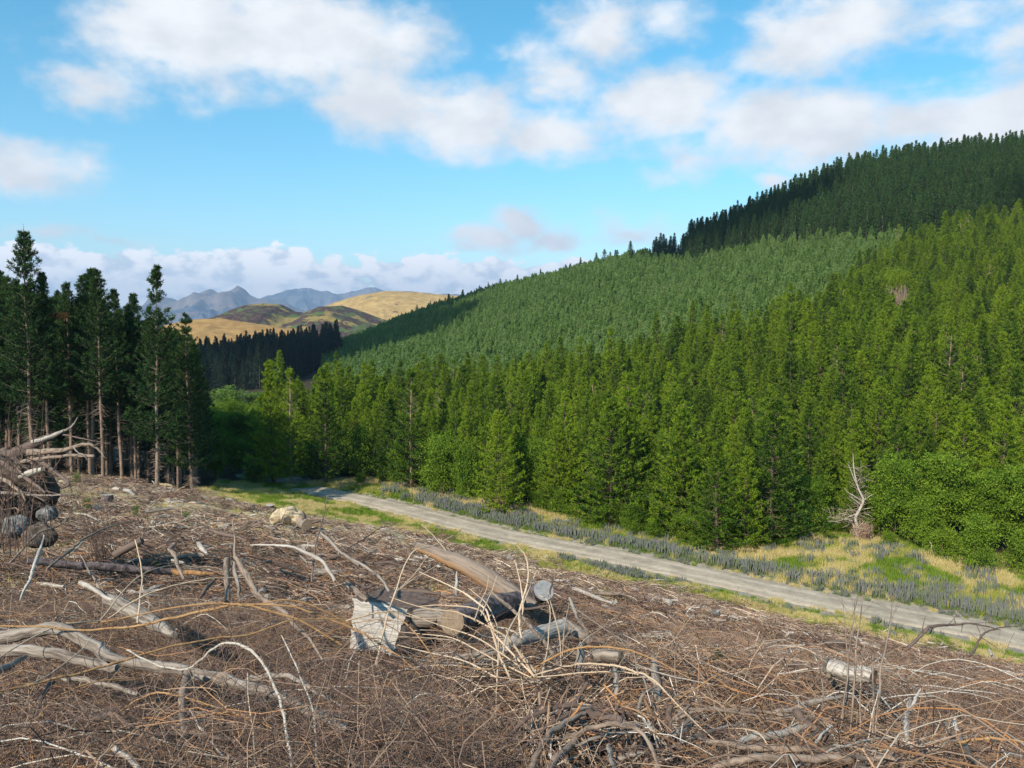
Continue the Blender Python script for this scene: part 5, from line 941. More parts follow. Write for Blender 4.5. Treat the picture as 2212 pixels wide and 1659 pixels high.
sticks(mb, P_, RNG.uniform(.0025, .006, nn_)[:, None] * np.linspace(1, .4, 8)[None], RNG.uniform(.2, .8, nn_), 5); mb.obj('twigs', M['cane_tan'], bush, True)
limb('briar_cane', cB, [(230,1240),(270,1050),(325,830),(400,600),(480,370),(570,232),(760,170),(915,92)], [30,26,24,20,18,16,11,6], M['cane_tan'], 'tall tan cane rising in front of the white block to a pale crooked tip', 'cane', dep=(6.3,7.6), thorns=True)
limb('briar_cane', cB, [(400,600),(520,490),(600,400),(660,310),(755,225)], [14,13,11,8,5], M['cane_tan'], 'side shoot of the tall tan cane passing the left end of the orange log', 'cane', dep=(7.0,7.6), thorns=True)
limb('briar_cane', cB, [(400,600),(520,510),(650,430),(800,340)], [15,13,10,7], M['cane_tan'], 'lower side shoot of the tall tan cane', 'cane', dep=(7.0,7.5), thorns=True)
limb('briar_cane', cB, [(-60,870),(120,965),(300,1080),(450,1170),(620,1330)], [24,24,22,18,14], M['cane_orange'], 'orange brown cane slanting down in front of the white block', 'cane', dep=(6.6,5.2), thorns=True)
limb('briar_cane', cB, [(360,770),(500,880),(600,980),(700,1120),(790,1280)], [14,16,16,13,9], M['cane_orange'], 'orange cane slanting down right of the white block', 'cane', dep=(6.6,5.4), thorns=True)
limb('briar_cane', cB, [(940,1240),(1100,1268),(1300,1270),(1520,1256)], [12,15,15,10], M['cane_orange'], 'vivid orange cane lying level under the thorny bush', 'cane', dep=(5.4,5.5), thorns=True)
limb('briar_cane', cC, [(230,330),(380,245),(500,190),(640,165),(790,162),(950,188),(1100,240),(1250,310),(1410,400)], [14,18,20,20,19,17,13,9], M['cane_orange'], 'orange thorny cane arched like a bridge right of the thorny bush', 'cane', dep=(5.4,5.2), thorns=True)
limb('briar_cane', cC, [(250,370),(420,320),(560,292),(700,285),(860,305),(1000,345),(1110,395),(1210,480),(1330,610),(1520,790),(1700,940)], [12,16,18,20,22,22,20,16,12,9], M['cane_tan'], 'tan cane arching under the orange bridge and down to the right', 'cane', dep=(5.2,3.9), thorns=True)
limb('briar_cane', cC, [(270,385),(480,365),(650,350),(900,345),(1080,390),(1260,520)], [10,13,13,12,9], M['cane_tan'], 'lowest of the three canes arched right of the thorny bush', 'cane', dep=(5.1,4.7), thorns=True)
limb('briar_cane', cC, [(1000,285),(1120,335),(1250,375),(1400,405),(1570,440)], [9,12,12,7], M['cane_white'], 'pale straight cane continuing right from the arched canes', 'cane', dep=(5.2,5.2), thorns=True)
limb('briar_cane', cC, [(1290,560),(1400,495),(1500,430),(1640,335)], [9,16,16,6], M['cane_orange'], 'frayed orange cane pointing up right in the right middle foreground', 'cane', dep=(4.9,5.2), thorns=True)
limb('briar_cane', cC, [(1590,440),(1690,460),(1760,500),(1700,560),(1600,650),(1490,740)], [8,14,16,13,8], M['cane_orange'], 'hooked orange cane beside the frayed one', 'cane', dep=(5.1,4.4), thorns=True)

# --- uprooted stump and branches, bottom centre
sc_ = W(*cC(720, 1000), 3.9); us = empty('uprooted_stump', (float(sc_[0]), 3.9, float(H(sc_[0], 3.9)) - .1), label='uprooted stump with curved brown roots at the bottom centre edge', cat='tree stump'); UL = np.array(us.location)
mb = MB(); lump(mb, W(*cC(760, 950), 4.05) - UL, (.34, .26, .15), 5, .6, 60, .5, freq=3.5); mb.obj('soil_clod', M['soil'], us)
mb = MB(); m = 260; c0 = W(*cC(760, 950), 4.0) - UL; a = unit(RNG.normal(0, 1, (m, 3)) * [1, 1, .6] + [0, -.2, .5]) * np.array([.38, .3, .2]); dr = unit(np.cross(a, RNG.normal(0, 1, (m, 3)))); t = np.linspace(-.5, .5, 6)[None, :, None]; P_ = c0 + a[:, None] + dr[:, None] * t * RNG.uniform(.1, .6, m)[:, None, None] + np.array([0, 0, -.6]) * t * t * .4 + RNG.normal(0, .008, (m, 6, 3)); sticks(mb, P_, RNG.uniform(.0015, .007, m)[:, None] * np.ones((1, 6)), RNG.uniform(0, 1, m), 4); mb.obj('fine_roots', M['stick'], us)
for pts, di, dp, mt in [([(200,1100),(290,920),(370,810),(470,720),(620,655)],[55,50,46,44,36],(3.3,3.9),BR),([(340,1100),(430,980),(520,890),(580,830)],[60,60,50,40],(3.3,3.7),BR),([(410,840),(560,815),(700,745),(860,735),(980,760),(1090,850),(1180,1080)],[34,36,36,34,30,30,26],(3.75,3.3),BR),
      ([(20,930),(120,760),(250,660),(420,605),(600,600),(780,650),(950,735)],[24,30,32,34,34,30,22],(3.9,4.1),'dark_wood'),([(640,650),(760,680),(930,735),(1060,800)],[60,66,50,30],(3.95,3.8),'dark_wood'),([(60,1000),(200,880),(330,760),(500,660),(640,620)],[16,22,24,24,18],(3.6,4.0),'dark_wood'),
      ([(560,890),(700,830),(900,800),(1100,770)],[18,24,22,12],(3.6,3.8),'grey_wood'),([(800,890),(820,980),(830,1100)],[30,36,34],(3.6,3.2),'pale_wood'),([(870,985),(960,960),(1060,945)],[36,36,20],(3.5,3.5),'grey_wood')]:
    P_, ds_ = place(cC, pts, 9, dp); mb = MB(); R_ = np.interp(np.linspace(0, 1, len(P_)), np.linspace(0, 1, len(di)), di) / 2 * CS[cC] / K * ds_; tube(mb, P_ - UL, R_, sides=12, n=7, rough=.09, seed=int(pts[0][0]), tint=RNG.random()); mb.obj('root', M[mt], us, True)
limb('branch', cC, [(1240,920),(1290,850),(1345,775),(1410,700)], [80,78,74,70], M['grey_wood'], 'thick grey sawn limb stub with a dark cut end pointing up right, bottom centre', dep=(4.0,4.5), sides=18, end_mat=M['dark_wood'], rough=.03)
limb('branch', cC, [(1235,860),(1235,730),(1262,590)], [60,60,48], M['dark_wood'], 'dark brown upright stub behind the thick sawn limb stub', dep=(4.5,4.6), sides=12)
limb('branch', cC, [(1035,760),(1018,640),(1040,540),(1075,490),(1150,455)], [24,26,24,22,16], M['grey_wood'], 'grey stick curved like a question mark, left of the sawn limb stub', dep=(4.2,4.5), sides=10)
limb('branch', cC, [(1085,480),(1060,400),(1015,340),(1000,260),(985,200)], [15,15,12,10,5], M['grey_wood'], 'thin crooked grey tip above the question mark stick', dep=(4.5,4.8))
limb('branch', cC, [(1150,790),(1230,740),(1310,670),(1400,592)], [16,22,24,20], M['grey_wood'], 'straight grey stick crossing in front of the dark upright stub', dep=(4.1,4.3), sides=9)
limb('branch', cC, [(1265,900),(1400,850),(1550,790),(1700,745),(1795,718)], [24,28,28,24,14], M['grey_wood'], 'long straight grey stick running up right from the sawn limb stub', dep=(3.9,4.3), sides=9)
limb('branch', cC, [(1290,700),(1400,645),(1520,622),(1680,635),(1850,670),(2020,690),(2250,685)], [26,28,26,24,22,20], M[BR], 'long brown branch running level to the right below the orange canes', dep=(4.5,4.6), sides=9)
limb('plank', c7, [(270,1500),(420,1475),(560,1450),(700,1420),(810,1398)], [14,46,60,50,30], M['cane_white'], 'pale flat split board lying in the bottom right foreground', 'board', dep=(3.9,4.3), sides=8)
limb('fallen_log', c7, [(150,1490),(300,1500),(500,1520),(850,1535),(1000,1560),(1200,1590),(1400,1610)], [40,48,50,44,40,34], M[BR], 'long smooth brown branch lying level below the pale split board', 'branch', dep=(3.85,3.8), sides=13)
limb('fallen_log', c7, [(160,1720),(260,1640),(400,1605),(600,1592),(850,1598),(1030,1605),(1130,1640),(1230,1700)], [55,58,58,54,50,46], M[BR], 'lowest long smooth brown branch at the bottom edge right of centre', 'branch', dep=(3.4,3.5), sides=14)
limb('branch', c7, [(680,1680),(850,1600),(1000,1530),(1200,1480),(1330,1462),(1465,1460)], [12,20,20,17,14,9], M['cane_white'], 'long bleached white stick crossing the bottom right foreground', dep=(3.4,4.2), sides=8)
limb('branch', c7, [(-20,1290),(200,1275),(450,1290),(620,1310),(800,1335),(1000,1340)], [20,26,26,24,18], M[BR], 'brown branch lying level across the lower right', dep=(4.9,4.9), sides=9)
limb('branch', c7, [(740,1290),(800,1370),(870,1420),(950,1470)], [66,60,56,44], M['dark_wood'], 'thick reddish brown bark covered limb end above the pale board', dep=(4.5,4.2), sides=12)
limb('branch', c7, [(600,1300),(780,1260),(900,1220),(1090,1195)], [34,46,42,24], M['grey_wood'], 'grey limb lying behind the thin upright stems', dep=(5.0,5.2), sides=10)
limb('branch', c7, [(300,1400),(430,1410),(500,1440),(550,1510),(595,1580)], [7,12,14,12,9], M['cane_tan'], 'pale tan bent cane hanging over the level brown branch', 'cane', dep=(4.1,3.8), thorns=True)
limb('branch', c7, [(860,1510),(900,1450),(955,1390)], [22,22,20], M['pale_wood'], 'short pale cut stick standing above the long smooth branch', dep=(4.0,4.2), sides=8)
limb('snag', c7, [(1470,1510),(1455,1400),(1450,1330),(1462,1280),(1475,1215)], [44,40,36,34,20], M['pale_wood'], 'white bleached forked snag standing in the lower right', 'dead stem', dep=(4.0,4.4), sides=11)
limb('branch', c7, [(1462,1280),(1500,1240),(1525,1190),(1545,1145)], [26,22,18,8], M['pale_wood'], 'right fork of the white bleached snag', dep=(4.3,4.45), sides=9)
limb('branch', c7, [(1480,1560),(1460,1510),(1540,1500),(1560,1590)], [20,26,18,10], M['grey_wood'], 'grey root foot under the white bleached snag', dep=(3.9,3.8), sides=8)
limb('branch', c7, [(1700,1365),(1760,1440),(1850,1560),(1960,1700)], [26,52,50,44], M[BR], 'brown limb slanting down to the right bottom corner', dep=(4.2,3.4), sides=13)
limb('branch', c7, [(1770,1430),(1765,1380),(1765,1330)], [36,30,10], M['pale_wood'], 'pale splinter at the top of the brown slanting limb', dep=(4.1,4.2), sides=7)
limb('branch', c7, [(2030,1400),(2035,1480),(2055,1590)], [30,24,18], M['dark_wood'], 'short dark knobbly upright stick near the right edge', dep=(4.0,3.7), sides=8)
limb('briar_cane', c7, [(1560,1620),(1700,1530),(1850,1485),(2000,1468),(2150,1478),(2300,1510)], [16,22,22,20,18], M['cane_orange'], 'red brown cane arching across the bottom right corner', 'cane', dep=(3.8,3.7), thorns=True)
limb('branch', c7, [(1455,885),(1530,815),(1590,750),(1640,738),(1750,728),(1850,722),(1960,738),(2060,765)], [22,22,20,22,16,13,9,5], M['dark_wood'], 'dark arched branch crossing over the road at the right, the larger arch', dep=(11.5,12.5), twigs=8)
limb('branch', c7, [(1870,930),(1900,870),(1935,805),(1990,765),(2080,745),(2160,738)], [18,16,14,10,7,3], M['dark_wood'], 'smaller dark branch bending over the road near the right edge', dep=(11.5,12.5), twigs=6)
limb('branch', c7, [(1200,1110),(1290,1200),(1380,1310),(1450,1370)], [8,12,12,9], M['cane_white'], 'thin white straight stick below the weathered log on the right', dep=(7.2,5.2))
limb('branch', c7, [(610,880),(700,870),(790,858)], [16,24,14], M['pale_wood'], 'pale stick lying in the litter above the weathered log', dep=(13,13), sides=8)
limb('branch', c7, [(670,810),(690,785),(720,780)], [14,22,10], M['pale_wood'], 'small curled pale root piece on the litter', dep=(17,17), sides=7)
limb('branch', c7, [(1985,890),(1998,920),(2010,945)], [18,22,8], M['pale_wood'], 'tiny white splinter standing near the road edge at the right', dep=(13,12.8), sides=6)
limb('branch', c7, [(-10,950),(30,880),(80,810)], [8,12,5], M['cane_tan'], 'thin pale stick leaning right in the middle of the litter', dep=(9,9.2))
limb('branch', c7, [(460,890),(480,840),(500,775)], [12,12,6], M['cane_tan'], 'tan stick standing in the litter right of the green bush', dep=(11,11.2))
WLD = depth(*c7(1090, 1075), .12)
limb('fallen_log', c7, [(950,1005),(1050,1030),(1150,1050),(1235,1068)], [105,112,110,105], M['pale_wood'], 'weathered white log with a dark sawn right end lying on the slope at the right', 'log', dep=(WLD + .12, WLD - .12), sides=22, rough=.06, end_mat=M['dark_wood'], ends=(True, True), seed=8)
limb('branch', c7, [(935,960),(925,1010),(945,1060)], [40,50,30], M['end_grain'], 'rotten yellow brown broken end piece left of the weathered white log', lift=.10, sides=9)
rock('rock', c7, 1300, 850, 26, M['grey_wood'], 'small grey wood lump on the litter near the road', 'x' and None, 'wood lump')
rock('rock', c7, 205, 662, 38, M['rock'], 'flat grey rock beside the green verge, near side of the road')
rock('rock', c6, 2110, 830, 34, M['pale_wood'], 'pale broken stump top near the green verge, right of the dark stump', None, 'wood lump')
rock('rock', c7, 1365, 790, 22, M['rock'], 'small pale stone at the near edge of the road')
# thin upright stems right of centre: one leafless shrub
sb_ = W(*c7(1150, 1420), 4.7); sh = empty('leafless_shrub', (float(sb_[0]), 4.7, float(H(sb_[0], 4.7))), label='leafless shrub of thin upright reddish stems in front of the weathered white log', cat='shrub'); SL = np.array(sh.location)
for pts, di in [([(1030,1340),(1060,1100),(1080,900),(1105,700),(1135,545)],[12,12,11,8,4]),([(1080,1460),(1100,1250),(1120,1000),(1130,840),(1150,700),(1170,540)],[15,14,13,11,8,4]),([(1150,1440),(1150,1200),(1165,1000),(1180,850)],[12,12,9,5]),
      ([(1225,1500),(1240,1300),(1232,1100),(1235,880)],[14,14,12,6]),([(1240,1480),(1270,1200),(1285,1000),(1320,850),(1345,720),(1358,580)],[15,15,13,10,8,4]),([(900,1300),(910,1150),(890,1000),(880,900)],[8,8,6,4]),([(1000,1500),(1060,1250),(1075,1050),(1060,850),(1040,600),(1020,530)],[9,8,7,6,4,2])]:
    P_, ds_ = place(c7, pts, 9, (4.6, 5.0)); P_ -= SL; mb = MB(); R_ = np.interp(np.linspace(0, 1, len(P_)), np.linspace(0, 1, len(di)), di) / 2 * .3335 / K * ds_; C_, _v = tube(mb, P_, R_, sides=6, n=5, rough=.04, seed=int(pts[0][0]), tint=.4)
    k_ = 9; i = RNG.integers(5, len(C_) - 1, k_); o_ = unit(RNG.normal(0, 1, (k_, 3)) * [1, .5, 0] + [0, 0, .9]); ln = RNG.uniform(.05, .2, k_); tt = np.array([0, .5, 1.])[None, :, None]; sticks(mb, C_[i][:, None] + o_[:, None] * ln[:, None, None] * tt, np.full((k_, 3), .0016), np.full(k_, .3), 3); mb.obj('stem', M[BR], sh, True)

# --- root plate at the left edge
rp = W(*cA(220, 1100), 17.0); rt = empty('root_plate', (float(rp[0]), 17.0, float(H(rp[0], 17.0)) - .1), label='huge upturned root plate with bleached roots reaching right, at the left edge', cat='uprooted tree'); TL = np.array(rt.location)
for pts, di, dp, mt in [([(-200,700),(-40,600),(120,530),(260,460),(420,375),(520,330),(600,295)],[170,165,150,120,75,50,36],(17,17.4),'dark_wood'),([(590,300),(650,275),(700,230),(725,190),(735,160)],[22,18,16,12,6],(17.4,17.3),'grey_wood'),
      ([(300,400),(440,365),(540,320),(600,290)],[40,44,40,18],(17.05,17.2),'pale_wood'),([(260,500),(400,490),(550,480),(700,450),(800,420),(880,430),(940,480),(995,545)],[70,62,50,42,32,26,20,9],(16.9,16.6),BR),
      ([(200,590),(450,548),(650,528),(780,525),(895,532)],[44,34,32,32,28],(16.8,16.6),BR),([(380,590),(470,640),(560,710),(620,755),(660,800)],[44,36,32,26,22],(16.7,16.3),'dark_wood'),([(190,730),(290,690),(400,655)],[40,66,36],(16.6,16.4),'pale_wood'),
      ([(0,580),(90,640),(200,700),(300,780),(430,880)],[50,44,40,34,20],(16.8,16.3),'dark_wood'),([(700,450),(740,500),(790,520),(830,570)],[16,14,10,5],(16.6,16.5),'grey_wood'),([(880,430),(960,410),(1020,420)],[12,8,4],(16.6,16.6),'dark_wood'),
      ([(600,330),(700,350),(830,375),(960,400)],[16,14,10,5],(17,16.8),'dark_wood'),([(-50,740),(60,760),(140,830),(210,880),(240,960)],[44,40,32,22,12],(16.6,16.2),BR),([(330,860),(450,870),(600,910),(700,950)],[18,14,9,5],(16.4,16.3),'dark_wood'),
      ([(-100,880),(80,880),(250,900),(450,905),(575,900)],[30,26,22,18,12],(16.4,16.2),'grey_wood'),([(60,960),(160,900),(260,880),(420,960)],[24,22,18,8],(16.4,16.2),'dark_wood')]:
    P_, ds_ = place(cA, pts, 9, dp); mb = MB(); R_ = np.interp(np.linspace(0, 1, len(P_)), np.linspace(0, 1, len(di)), di) / 2 * CS[cA] / K * ds_; tube(mb, P_ - TL, R_, sides=14, n=6, rough=.10, seed=int(abs(pts[0][0]) + di[0]), tint=RNG.random()); mb.obj('root', M[mt], rt, True)
mb = MB(); m = 100; base = W(*cA(150, 880), 16.6) - TL; a = RNG.normal(0, 1, (m, 3)) * [1.0, .35, .9]; st = base + a * .45; dr = unit(RNG.normal(0, 1, (m, 3)) + [.5, 0, -.2]); t = np.linspace(0, 1, 7)[None, :, None]; P_ = st[:, None] + dr[:, None] * t * RNG.uniform(.4, 1.3, m)[:, None, None] + np.cumsum(RNG.normal(0, .05, (m, 7, 3)), 1); sticks(mb, P_, RNG.uniform(.004, .014, m)[:, None] * np.linspace(1, .3, 7)[None], RNG.uniform(0, .45, m), 5); mb.obj('fine_roots', M['stick'], rt, True)
mb = MB(); lump(mb, W(*cA(90, 880), 17.0) - TL, (.75, .5, .7), 3, .6, 60, .4, freq=3); lump(mb, W(*cA(270, 930), 17.2) - TL, (.45, .45, .5), 7, .6, 60, .4, freq=3); mb.obj('soil_clod', M['soil'], rt)
mb = MB(); lump(mb, W(*cA(230, 950), 17.2) - TL, (.4, .35, .16), 8, .6, 40, .5); mb.obj('clay_clod', M['clay'], rt)
rock('boulder', cA, 150, 1200, 115, M['rock'], 'smooth grey boulder under the root plate at the left edge', 15.8, fl=(1, 1, .85))
rock('boulder', cA, 380, 1290, 150, M['soil'], 'big dark brown boulder right of the grey one under the root plate', 15.0, fl=(1, .9, .75))
rock('boulder', cA, 450, 1080, 85, M['rock'], 'dark grey stone wedged behind the big brown boulder', 16.2)
mb = MB(); m = 46; b0 = W(*cA(30, 1420), 8.5); st = b0 + RNG.normal(0, 1, (m, 3)) * [.16, .15, .02]; t = np.linspace(0, 1, 6)[None, :, None]; dr = unit(RNG.normal(0, .16, (m, 3)) + [0.03, 0, 1]); P_ = st[:, None] + dr[:, None] * t * RNG.uniform(.5, 1.6, m)[:, None, None] + np.cumsum(RNG.normal(0, .012, (m, 6, 3)), 1); sticks(mb, P_, RNG.uniform(.003, .006, m)[:, None] * np.linspace(1, .4, 6)[None], RNG.uniform(0, .3, m), 4)
mb.obj('dead_shrub', M['stick'], label='dead shrub of dark reddish upright twigs at the left edge', cat='shrub')
mb = MB(); m = 60; b0 = WG(*c5(690, 860)); st = b0 + RNG.normal(0, 1, (m, 3)) * [.14, .1, .02]; dr = unit(RNG.normal(0, .16, (m, 3)) + [-.22, 0, 1]); P_ = st[:, None] + dr[:, None] * t * RNG.uniform(.5, 2.6, m)[:, None, None] + np.cumsum(RNG.normal(0, .02, (m, 6, 3)), 1); sticks(mb, P_, RNG.uniform(.004, .008, m)[:, None] * np.linspace(1, .4, 6)[None], RNG.uniform(.1, .5, m), 4)
mb.obj('dry_weed', M['stick'], label='tall brown dry weed stalks leaning left beside the short dark log', cat='weed')

# --- clay root clod in the middle distance
cd = WG(*cS(900, 960)); dd_ = cd[1]; ce = empty('root_clod', tuple(cd), label='pale clay root clod with a sawn trunk end at the edge of the green verge', cat='uprooted tree'); CL = np.array(cd)
mb = MB()
for (a, b, r, s_) in [(640,640,190,1),(850,600,210,2),(1050,680,190,3),(560,720,120,4)]: lump(mb, W(*cS(a, b), dd_ + .5) - CL, np.array([1, 1, .85]) * r * .0977 / K * dd_, s_, .38, 40, .6)
mb.obj('clay', M['clay'], ce)
def stub(pts, di, mt, dp, nm, em=None):
    P_, ds_ = place(cS, pts, 9, dp); mb = MB(); R_ = np.array(di) / 2 * .0977 / K * ds_; C_, V_ = tube(mb, P_ - CL, R_, sides=14, n=4, rough=.07, seed=int(di[0]), cap=(False, True)); mb.obj(nm, M[mt], ce, True)
    if em: eb = MB(); disc(eb, C_[0] + unit(C_[0] - C_[1]) * .004, V_[0] + unit(C_[0] - C_[1]) * .004, .5, 0, 3); eb.obj('cut_end', M[em], ce)
stub([(1265,830), (1180,780), (1080,720)], [250, 250, 240], 'grey_wood', (dd_ - .3, dd_ + .6), 'trunk', 'end_grain')
for p_ in [([(1180,700),(1200,600),(1160,510)],[90,50,20]),([(830,500),(950,490),(1060,520)],[30,24,12]),([(1380,780),(1500,740),(1590,700)],[70,36,14]),([(700,760),(740,640),(760,600)],[60,40,20]),([(1300,900),(1400,960),(1440,1030)],[60,40,20])]: stub(p_[0], p_[1], 'dark_wood', (dd_ - .1, dd_ - .2), 'root')
limb('branch', cS, [(510,920),(600,810),(720,780),(760,600),(830,450),(890,330)], [26,26,22,16,12,6], M['grey_wood'], 'thin crooked grey branch leaning before the clay root clod', dep=(dd_ - 2, dd_ - 1.8))

# --- loose weathered chunks of wood over the clearing
for i in range(34):
    for _ in range(40):
        uu = RNG.uniform(20, 1000); yy = RNG.uniform(9, 66); xx = (uu - 512) / FPX * yy
        if zone(np.array([xx]), np.array([yy]))[0][0] == 0: break
    z0 = float(HT(xx, yy)); a = RNG.uniform(-.6, .6) + (pi if i % 2 else 0); L_ = RNG.uniform(.25, .9) * (.6 + yy / 40); d_ = np.array([cos(a), sin(a) * .6, RNG.normal(0, .08)]) * L_ / 2; r_ = RNG.uniform(.035, .10) * (.6 + yy / 50); mb = MB()
    tube(mb, [-d_ + [0, 0, .02], [0, 0, r_ * .4], d_ + [0, 0, .02]], [r_ * .7, r_, r_ * .55], sides=9, n=5, rough=.16, tint=RNG.random(), seed=900 + i, flat=RNG.uniform(.5, 1))
    o = mb.obj('wood_chunk', M[['grey_wood', 'pale_wood', 'dark_wood', 'brown_wood'][i % 4]], smooth=True, label='short broken weathered piece of wood lying loose on the litter of the clearing', cat='wood chunk', group='loose wood chunks on the clearing'); o.location = (xx, yy, z0)

# --- stumps
stump(c5, 697, 500, 72, 70, 'dark stump with a bright flat top in the middle of the left clearing')
stump(c5, 1745, 660, 62, 36, 'low dark grey stump just left of the clay root clod')
stump(c5, 1482, 490, 42, 22, 'low stump on the crest below the bright green grass')
stump(c6, 1902, 768, 50, 50, 'short stump with a pale top in the green verge strip below the road')
stump(cS, 440, 430, 170, 90, 'rounded grey stump sticking up at the left edge of the bright grass')
stump(c6, 1090, 560, 40, 44, 'small grey stump behind the orange log', mat_=M['grey_wood'])
limb('branch', c5, [(940,560),(1000,552),(1060,545),(1125,540)], [26,32,30,16], M['grey_wood'], 'grey splintered slab lying on the clay bank, left clearing', dep=(38,38.5), sides=8)
limb('branch', c5, [(960,555),(1010,500),(1060,445)], [7,7,4], M['grey_wood'], 'thin stick leaning up right from the slab on the clay bank', dep=(38,38))
limb('branch', c5, [(800,420),(840,430),(870,455)], [26,30,20], M['pale_wood'], 'pale grey chunk right of the dark stump in the left clearing', dep=(44,44), sides=9)
limb('branch', c5, [(985,360),(995,372),(1002,384)], [8,10,8], M['pale_wood'], 'white splinter on the crest of the left clearing', dep=(66,66))
rock('rock', c5, 1060, 395, 30, M['clay'], 'heap of pale yellowish stones on the crest of the left clearing', None, 'stones', amp=.6, fl=(1.8, 1, .5))
rock('rock', c5, 400, 385, 40, M['clay'], 'pale clay lump behind the roots, left clearing', None, 'clay lump', fl=(1, 1, .7))
# snag in front of the stand
g = WG(232, 1010); bs = empty('broken_snag', tuple(g), label='broken bare orange tipped trunk leaning in front of the left stand', cat='dead tree')
P_ = np.array([W(*cA(725, 330), g[1]), W(*cA(745, 200), g[1]), W(*cA(768, 60), g[1])]); mb = MB(); tube(mb, P_ - np.array(g), [.34, .30, .26], sides=10, n=5, rough=.08, tint=.6); P0 = P_[0] - np.array(g); tube(mb, [P0 * 1.0, P0 * .5, np.array([-.1, 0, -.2])], [.34, .36, .4], sides=10, n=4); mb.obj('trunk', M[BR], bs, True)
# --- bleached dead tree across the road
g = WG(*cr4(1160, 1240)); DTS = .55; dt = empty('dead_tree', tuple(g), label='bleached dead tree with a ball of brown twigs at its foot across the road', cat='dead tree'); DL = np.array(g); dy = g[1] - .2
for nm, pts, di in [('trunk', [(1160,1190),(1120,1100),(1145,1040),(1172,975),(1140,900),(1115,800),(1108,740),(1104,672)], [44,36,34,30,22,16,12,5]),('branch', [(1140,900),(1110,830),(1090,780),(1070,735)], [16,13,10,6]),('branch', [(1165,980),(1110,945),(1070,920),(1050,895)], [16,13,9,5]),
      ('branch', [(1172,975),(1200,955),(1235,935)], [14,10,6]),('branch', [(1160,1010),(1100,960),(1080,950)], [14,9,5]),('branch', [(1100,1110),(1060,1095),(1000,1110),(940,1110)], [18,14,9,4]),('branch', [(1180,1060),(1210,1070),(1230,1085)], [14,10,6]),('branch', [(1140,1060),(1080,1080),(1040,1100)], [16,12,6]),
      ('branch', [(1175,1030),(1215,1025),(1240,1020)], [12,8,4]),('branch', [(1125,860),(1150,830),(1160,800)], [8,6,3])]:
    P_, ds_ = place(cr4, pts, 9, (dy, dy)); mb = MB(); tube(mb, P_ - DL, np.interp(np.linspace(0, 1, len(P_)), np.linspace(0, 1, len(di)), di) / 2 * DTS * .3335 / K * ds_, sides=7, n=4, rough=.06, tint=.6, seed=int(pts[-1][0])); mb.obj(nm, M['cane_white'] if nm == 'trunk' else M['pale_wood'], dt, True)
mb = MB(); m = 420; c0 = W(*cr4(1160, 1175), dy) - DL; a = unit(RNG.normal(0, 1, (m, 3))) * RNG.uniform(.2, 1, m)[:, None] * [1.05, .9, .95]; dr = unit(np.cross(a, RNG.normal(0, 1, (m, 3))) + [0, 0, -.5]); t = np.linspace(-.5, .5, 4)[None, :, None]; P_ = c0 + a[:, None] + dr[:, None] * t * RNG.uniform(.5, 1.5, m)[:, None, None] + RNG.normal(0, .03, (m, 4, 3)); sticks(mb, P_, np.full((m, 4), .016), RNG.uniform(.2, .9, m), 3); mb.obj('twig_ball', M['brush'], dt)
mb = MB(); m = 90; cc_ = np.array([W(*cr4(1150, q_), dy) for q_ in RNG.uniform(760, 1080, m)]) - DL; az = RNG.uniform(0, 6.28, m); dr = unit(np.stack([np.cos(az), np.sin(az), RNG.normal(.3, .4, m)], 1)); t = np.linspace(0, 1, 4)[None, :, None]; sticks(mb, cc_[:, None] + dr[:, None] * t * RNG.uniform(.3, 1.6, m)[:, None, None] + RNG.normal(0, .05, (m, 4, 3)), np.full((m, 4), .012), RNG.uniform(.5, 1, m), 3); t = np.linspace(-.5, .5, 4)[None, :, None]; c0 = W(*cr4(1050, 1080), dy) - DL; a = RNG.normal(0, 1, (m, 3)) * [.9, .5, .35]; P_ = c0 + a[:, None] + unit(RNG.normal(0, 1, (m, 3)) * [1, .5, .5])[:, None] * t * .9; sticks(mb, P_, np.full((m, 4), .012), RNG.uniform(.4, 1, m), 3); mb.obj('twigs', M['dead'], dt)
g = WG(*cr4(1655, 1350)); limb('snag', cr4, [(1655,1360),(1620,1310),(1612,1260),(1600,1240)], [18,14,10,5], M['pale_wood'], 'small bleached snag in the grass left of the olive bush', 'dead stem', dep=(g[1], g[1]), sides=6)
# dead orange branch in the stand, red leaves by the bush
mb = MB(); p = W(128, 682, 82); n_ = 260; blades(mb, p + RNG.normal(0, 1, (n_, 3)) * [.45, .3, .16], unit(RNG.normal(0, 1, (n_, 3))), .3, .05, RNG.uniform(0, 1, n_)); mb.obj('dead_branch', M['orange_leaf'], label='tuft of orange dead needles high in the left stand', cat='branch')
mb = MB(); p = W(*cr4(690, 1110), WG(*cr4(690, 1200))[1] - .5)
for a, b in [(700,1040),(720,1080),(690,1150),(650,1165),(730,1070),(640,1180),(700,1120)]:
    q = W(*cr4(a, b), p[1]); blades(mb, q + RNG.normal(0, .13, (26, 3)), unit(RNG.normal(0, 1, (26, 3))), .14, .06, RNG.uniform(0, 1, 26))
mb.obj('red_leaf_sprigs', M['red'], label='sprigs of red leaves beside the small bush below the dark pines', cat='leaves')
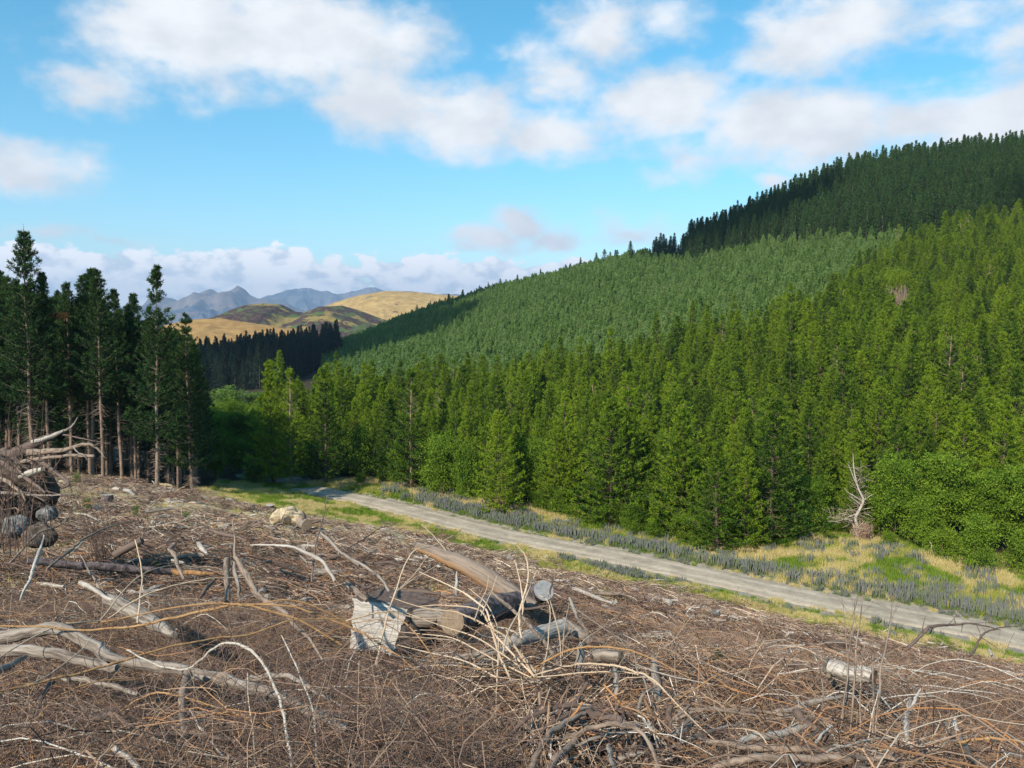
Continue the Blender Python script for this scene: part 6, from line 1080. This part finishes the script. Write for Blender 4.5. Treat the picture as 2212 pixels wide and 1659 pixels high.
# green seedlings and dull green bush on the slash
SD = conifer(1.0, .28, base=.05, dz=.12, nb=6, nt=5, nbl=5, bl=.14, bw=.012, prof=.8, tr=.015, seed=77, topy=2, leader=.2); SDp = make_proto('seedling', SD, M['pine'], tm)
for cf, a, b, s_, lab in [(c7,1450,1050,.35,'tiny bright green seedling right of the weathered white log'),(c7,1615,1420,.75,'yellow green seedling left of the white bleached snag fork'),(c7,560,800,.35,'tiny bright green seedling upper right litter'),(c5,500,370,.9,'small green seedling near the root plate'),
    (c5,560,540,1.1,'green seedling left of the dark stump'),(c5,1010,900,.7,'small green tuft behind the level bark log'),(c5,1210,615,.9,'green seedling on the clay bank'),(c7,2200,1380,.6,'green seedling cut by the right edge'),(c7,905,1200,.3,'tiny green seedling below the weathered white log'),(c5,880,570,.9,'green seedling right of the dark stump'),(c7,1000,790,.5,'small green seedling near the arched branch')]:
    g = WG(*cf(a, b)); put_tree(SDp, 'seedling', tuple(g + np.array([0, 0, float(brush_h(g[0], g[1])) * .6])), a, s_ * 26 / K * g[1], label=lab, cat='seedling')
DBp = make_proto('dull_bush', broadleaf(1.2, .5, 88, ncl=90, nl=10, ls=.05, lobes=6, sig=.07), M['stand'], tm); g = WG(*c7(225, 935)); put_tree(DBp, 'bush', tuple(g + np.array([0, 0, .2])), 0, (.26, .26, .22), label='dull green brown bush growing out of the litter right of the pile', cat='bush')

# ================================================================== unseen clouds toward the sun, added to shade the slopes
def shade_cloud(name, blobs_, label=None, seed=0, amp=.5, freq=2.0, mat_=None):
    mb = MB()
    for i, (c_, r_) in enumerate(blobs_): lump(mb, c_, r_, seed + i, amp, 40, .5, freq=freq)
    o = mb.obj(name, mat_, smooth=True, kind='structure'); return o
cm = bpy.data.materials.new('cloud_white'); cm.use_nodes = True; cm.node_tree.nodes['Principled BSDF'].inputs['Base Color'].default_value = (.9, .9, .92, 1); cm.node_tree.nodes['Principled BSDF'].inputs['Roughness'].default_value = 1
def over(x, y, z, t): return np.array([x, y, z]) + SUNDIR * t
SH = [  # patches of ground in cloud shade: centre, half sizes
    ((-105, 470, -5), (95, 125)), ((-60, 560, 10), (60, 60)), ((120, 420, 55), (48, 30)), ((95, 430, 60), (40, 40)), ((225, 318, 40), (34, 10)), ((-48,116,-12),(20,9))]
for i, (c_, (rx_, ry_)) in enumerate(SH[:5]):
    p = over(*c_, 1700); shade_cloud('shade_cloud', [(p, (rx_, ry_, 22))], seed=i * 5, amp=.35, mat_=cm)
# ================================================================== haze
hb = MB(); x0, x1, y0, y1, z0, z1 = -16000, 16000, -2000, 17500, -600, 860
hb.add([(x0,y0,z0),(x1,y0,z0),(x1,y1,z0),(x0,y1,z0),(x0,y0,z1),(x1,y0,z1),(x1,y1,z1),(x0,y1,z1)], [(0,3,2,1),(4,5,6,7),(0,1,5,4),(1,2,6,5),(2,3,7,6),(3,0,4,7)])
hm = bpy.data.materials.new('haze'); hm.use_nodes = True; nt = hm.node_tree; nt.nodes.clear(); vo = nt.nodes.new('ShaderNodeVolumePrincipled'); vo.inputs['Color'].default_value = (.50, .70, 1.0, 1); vo.inputs['Density'].default_value = .00008; vo.inputs['Anisotropy'].default_value = .1
ou = nt.nodes.new('ShaderNodeOutputMaterial'); nt.links.new(vo.outputs[0], ou.inputs['Volume']); hz_o = hb.obj('haze', hm, kind='stuff', label='pale blue air between the camera and the far mountains', cat='haze')
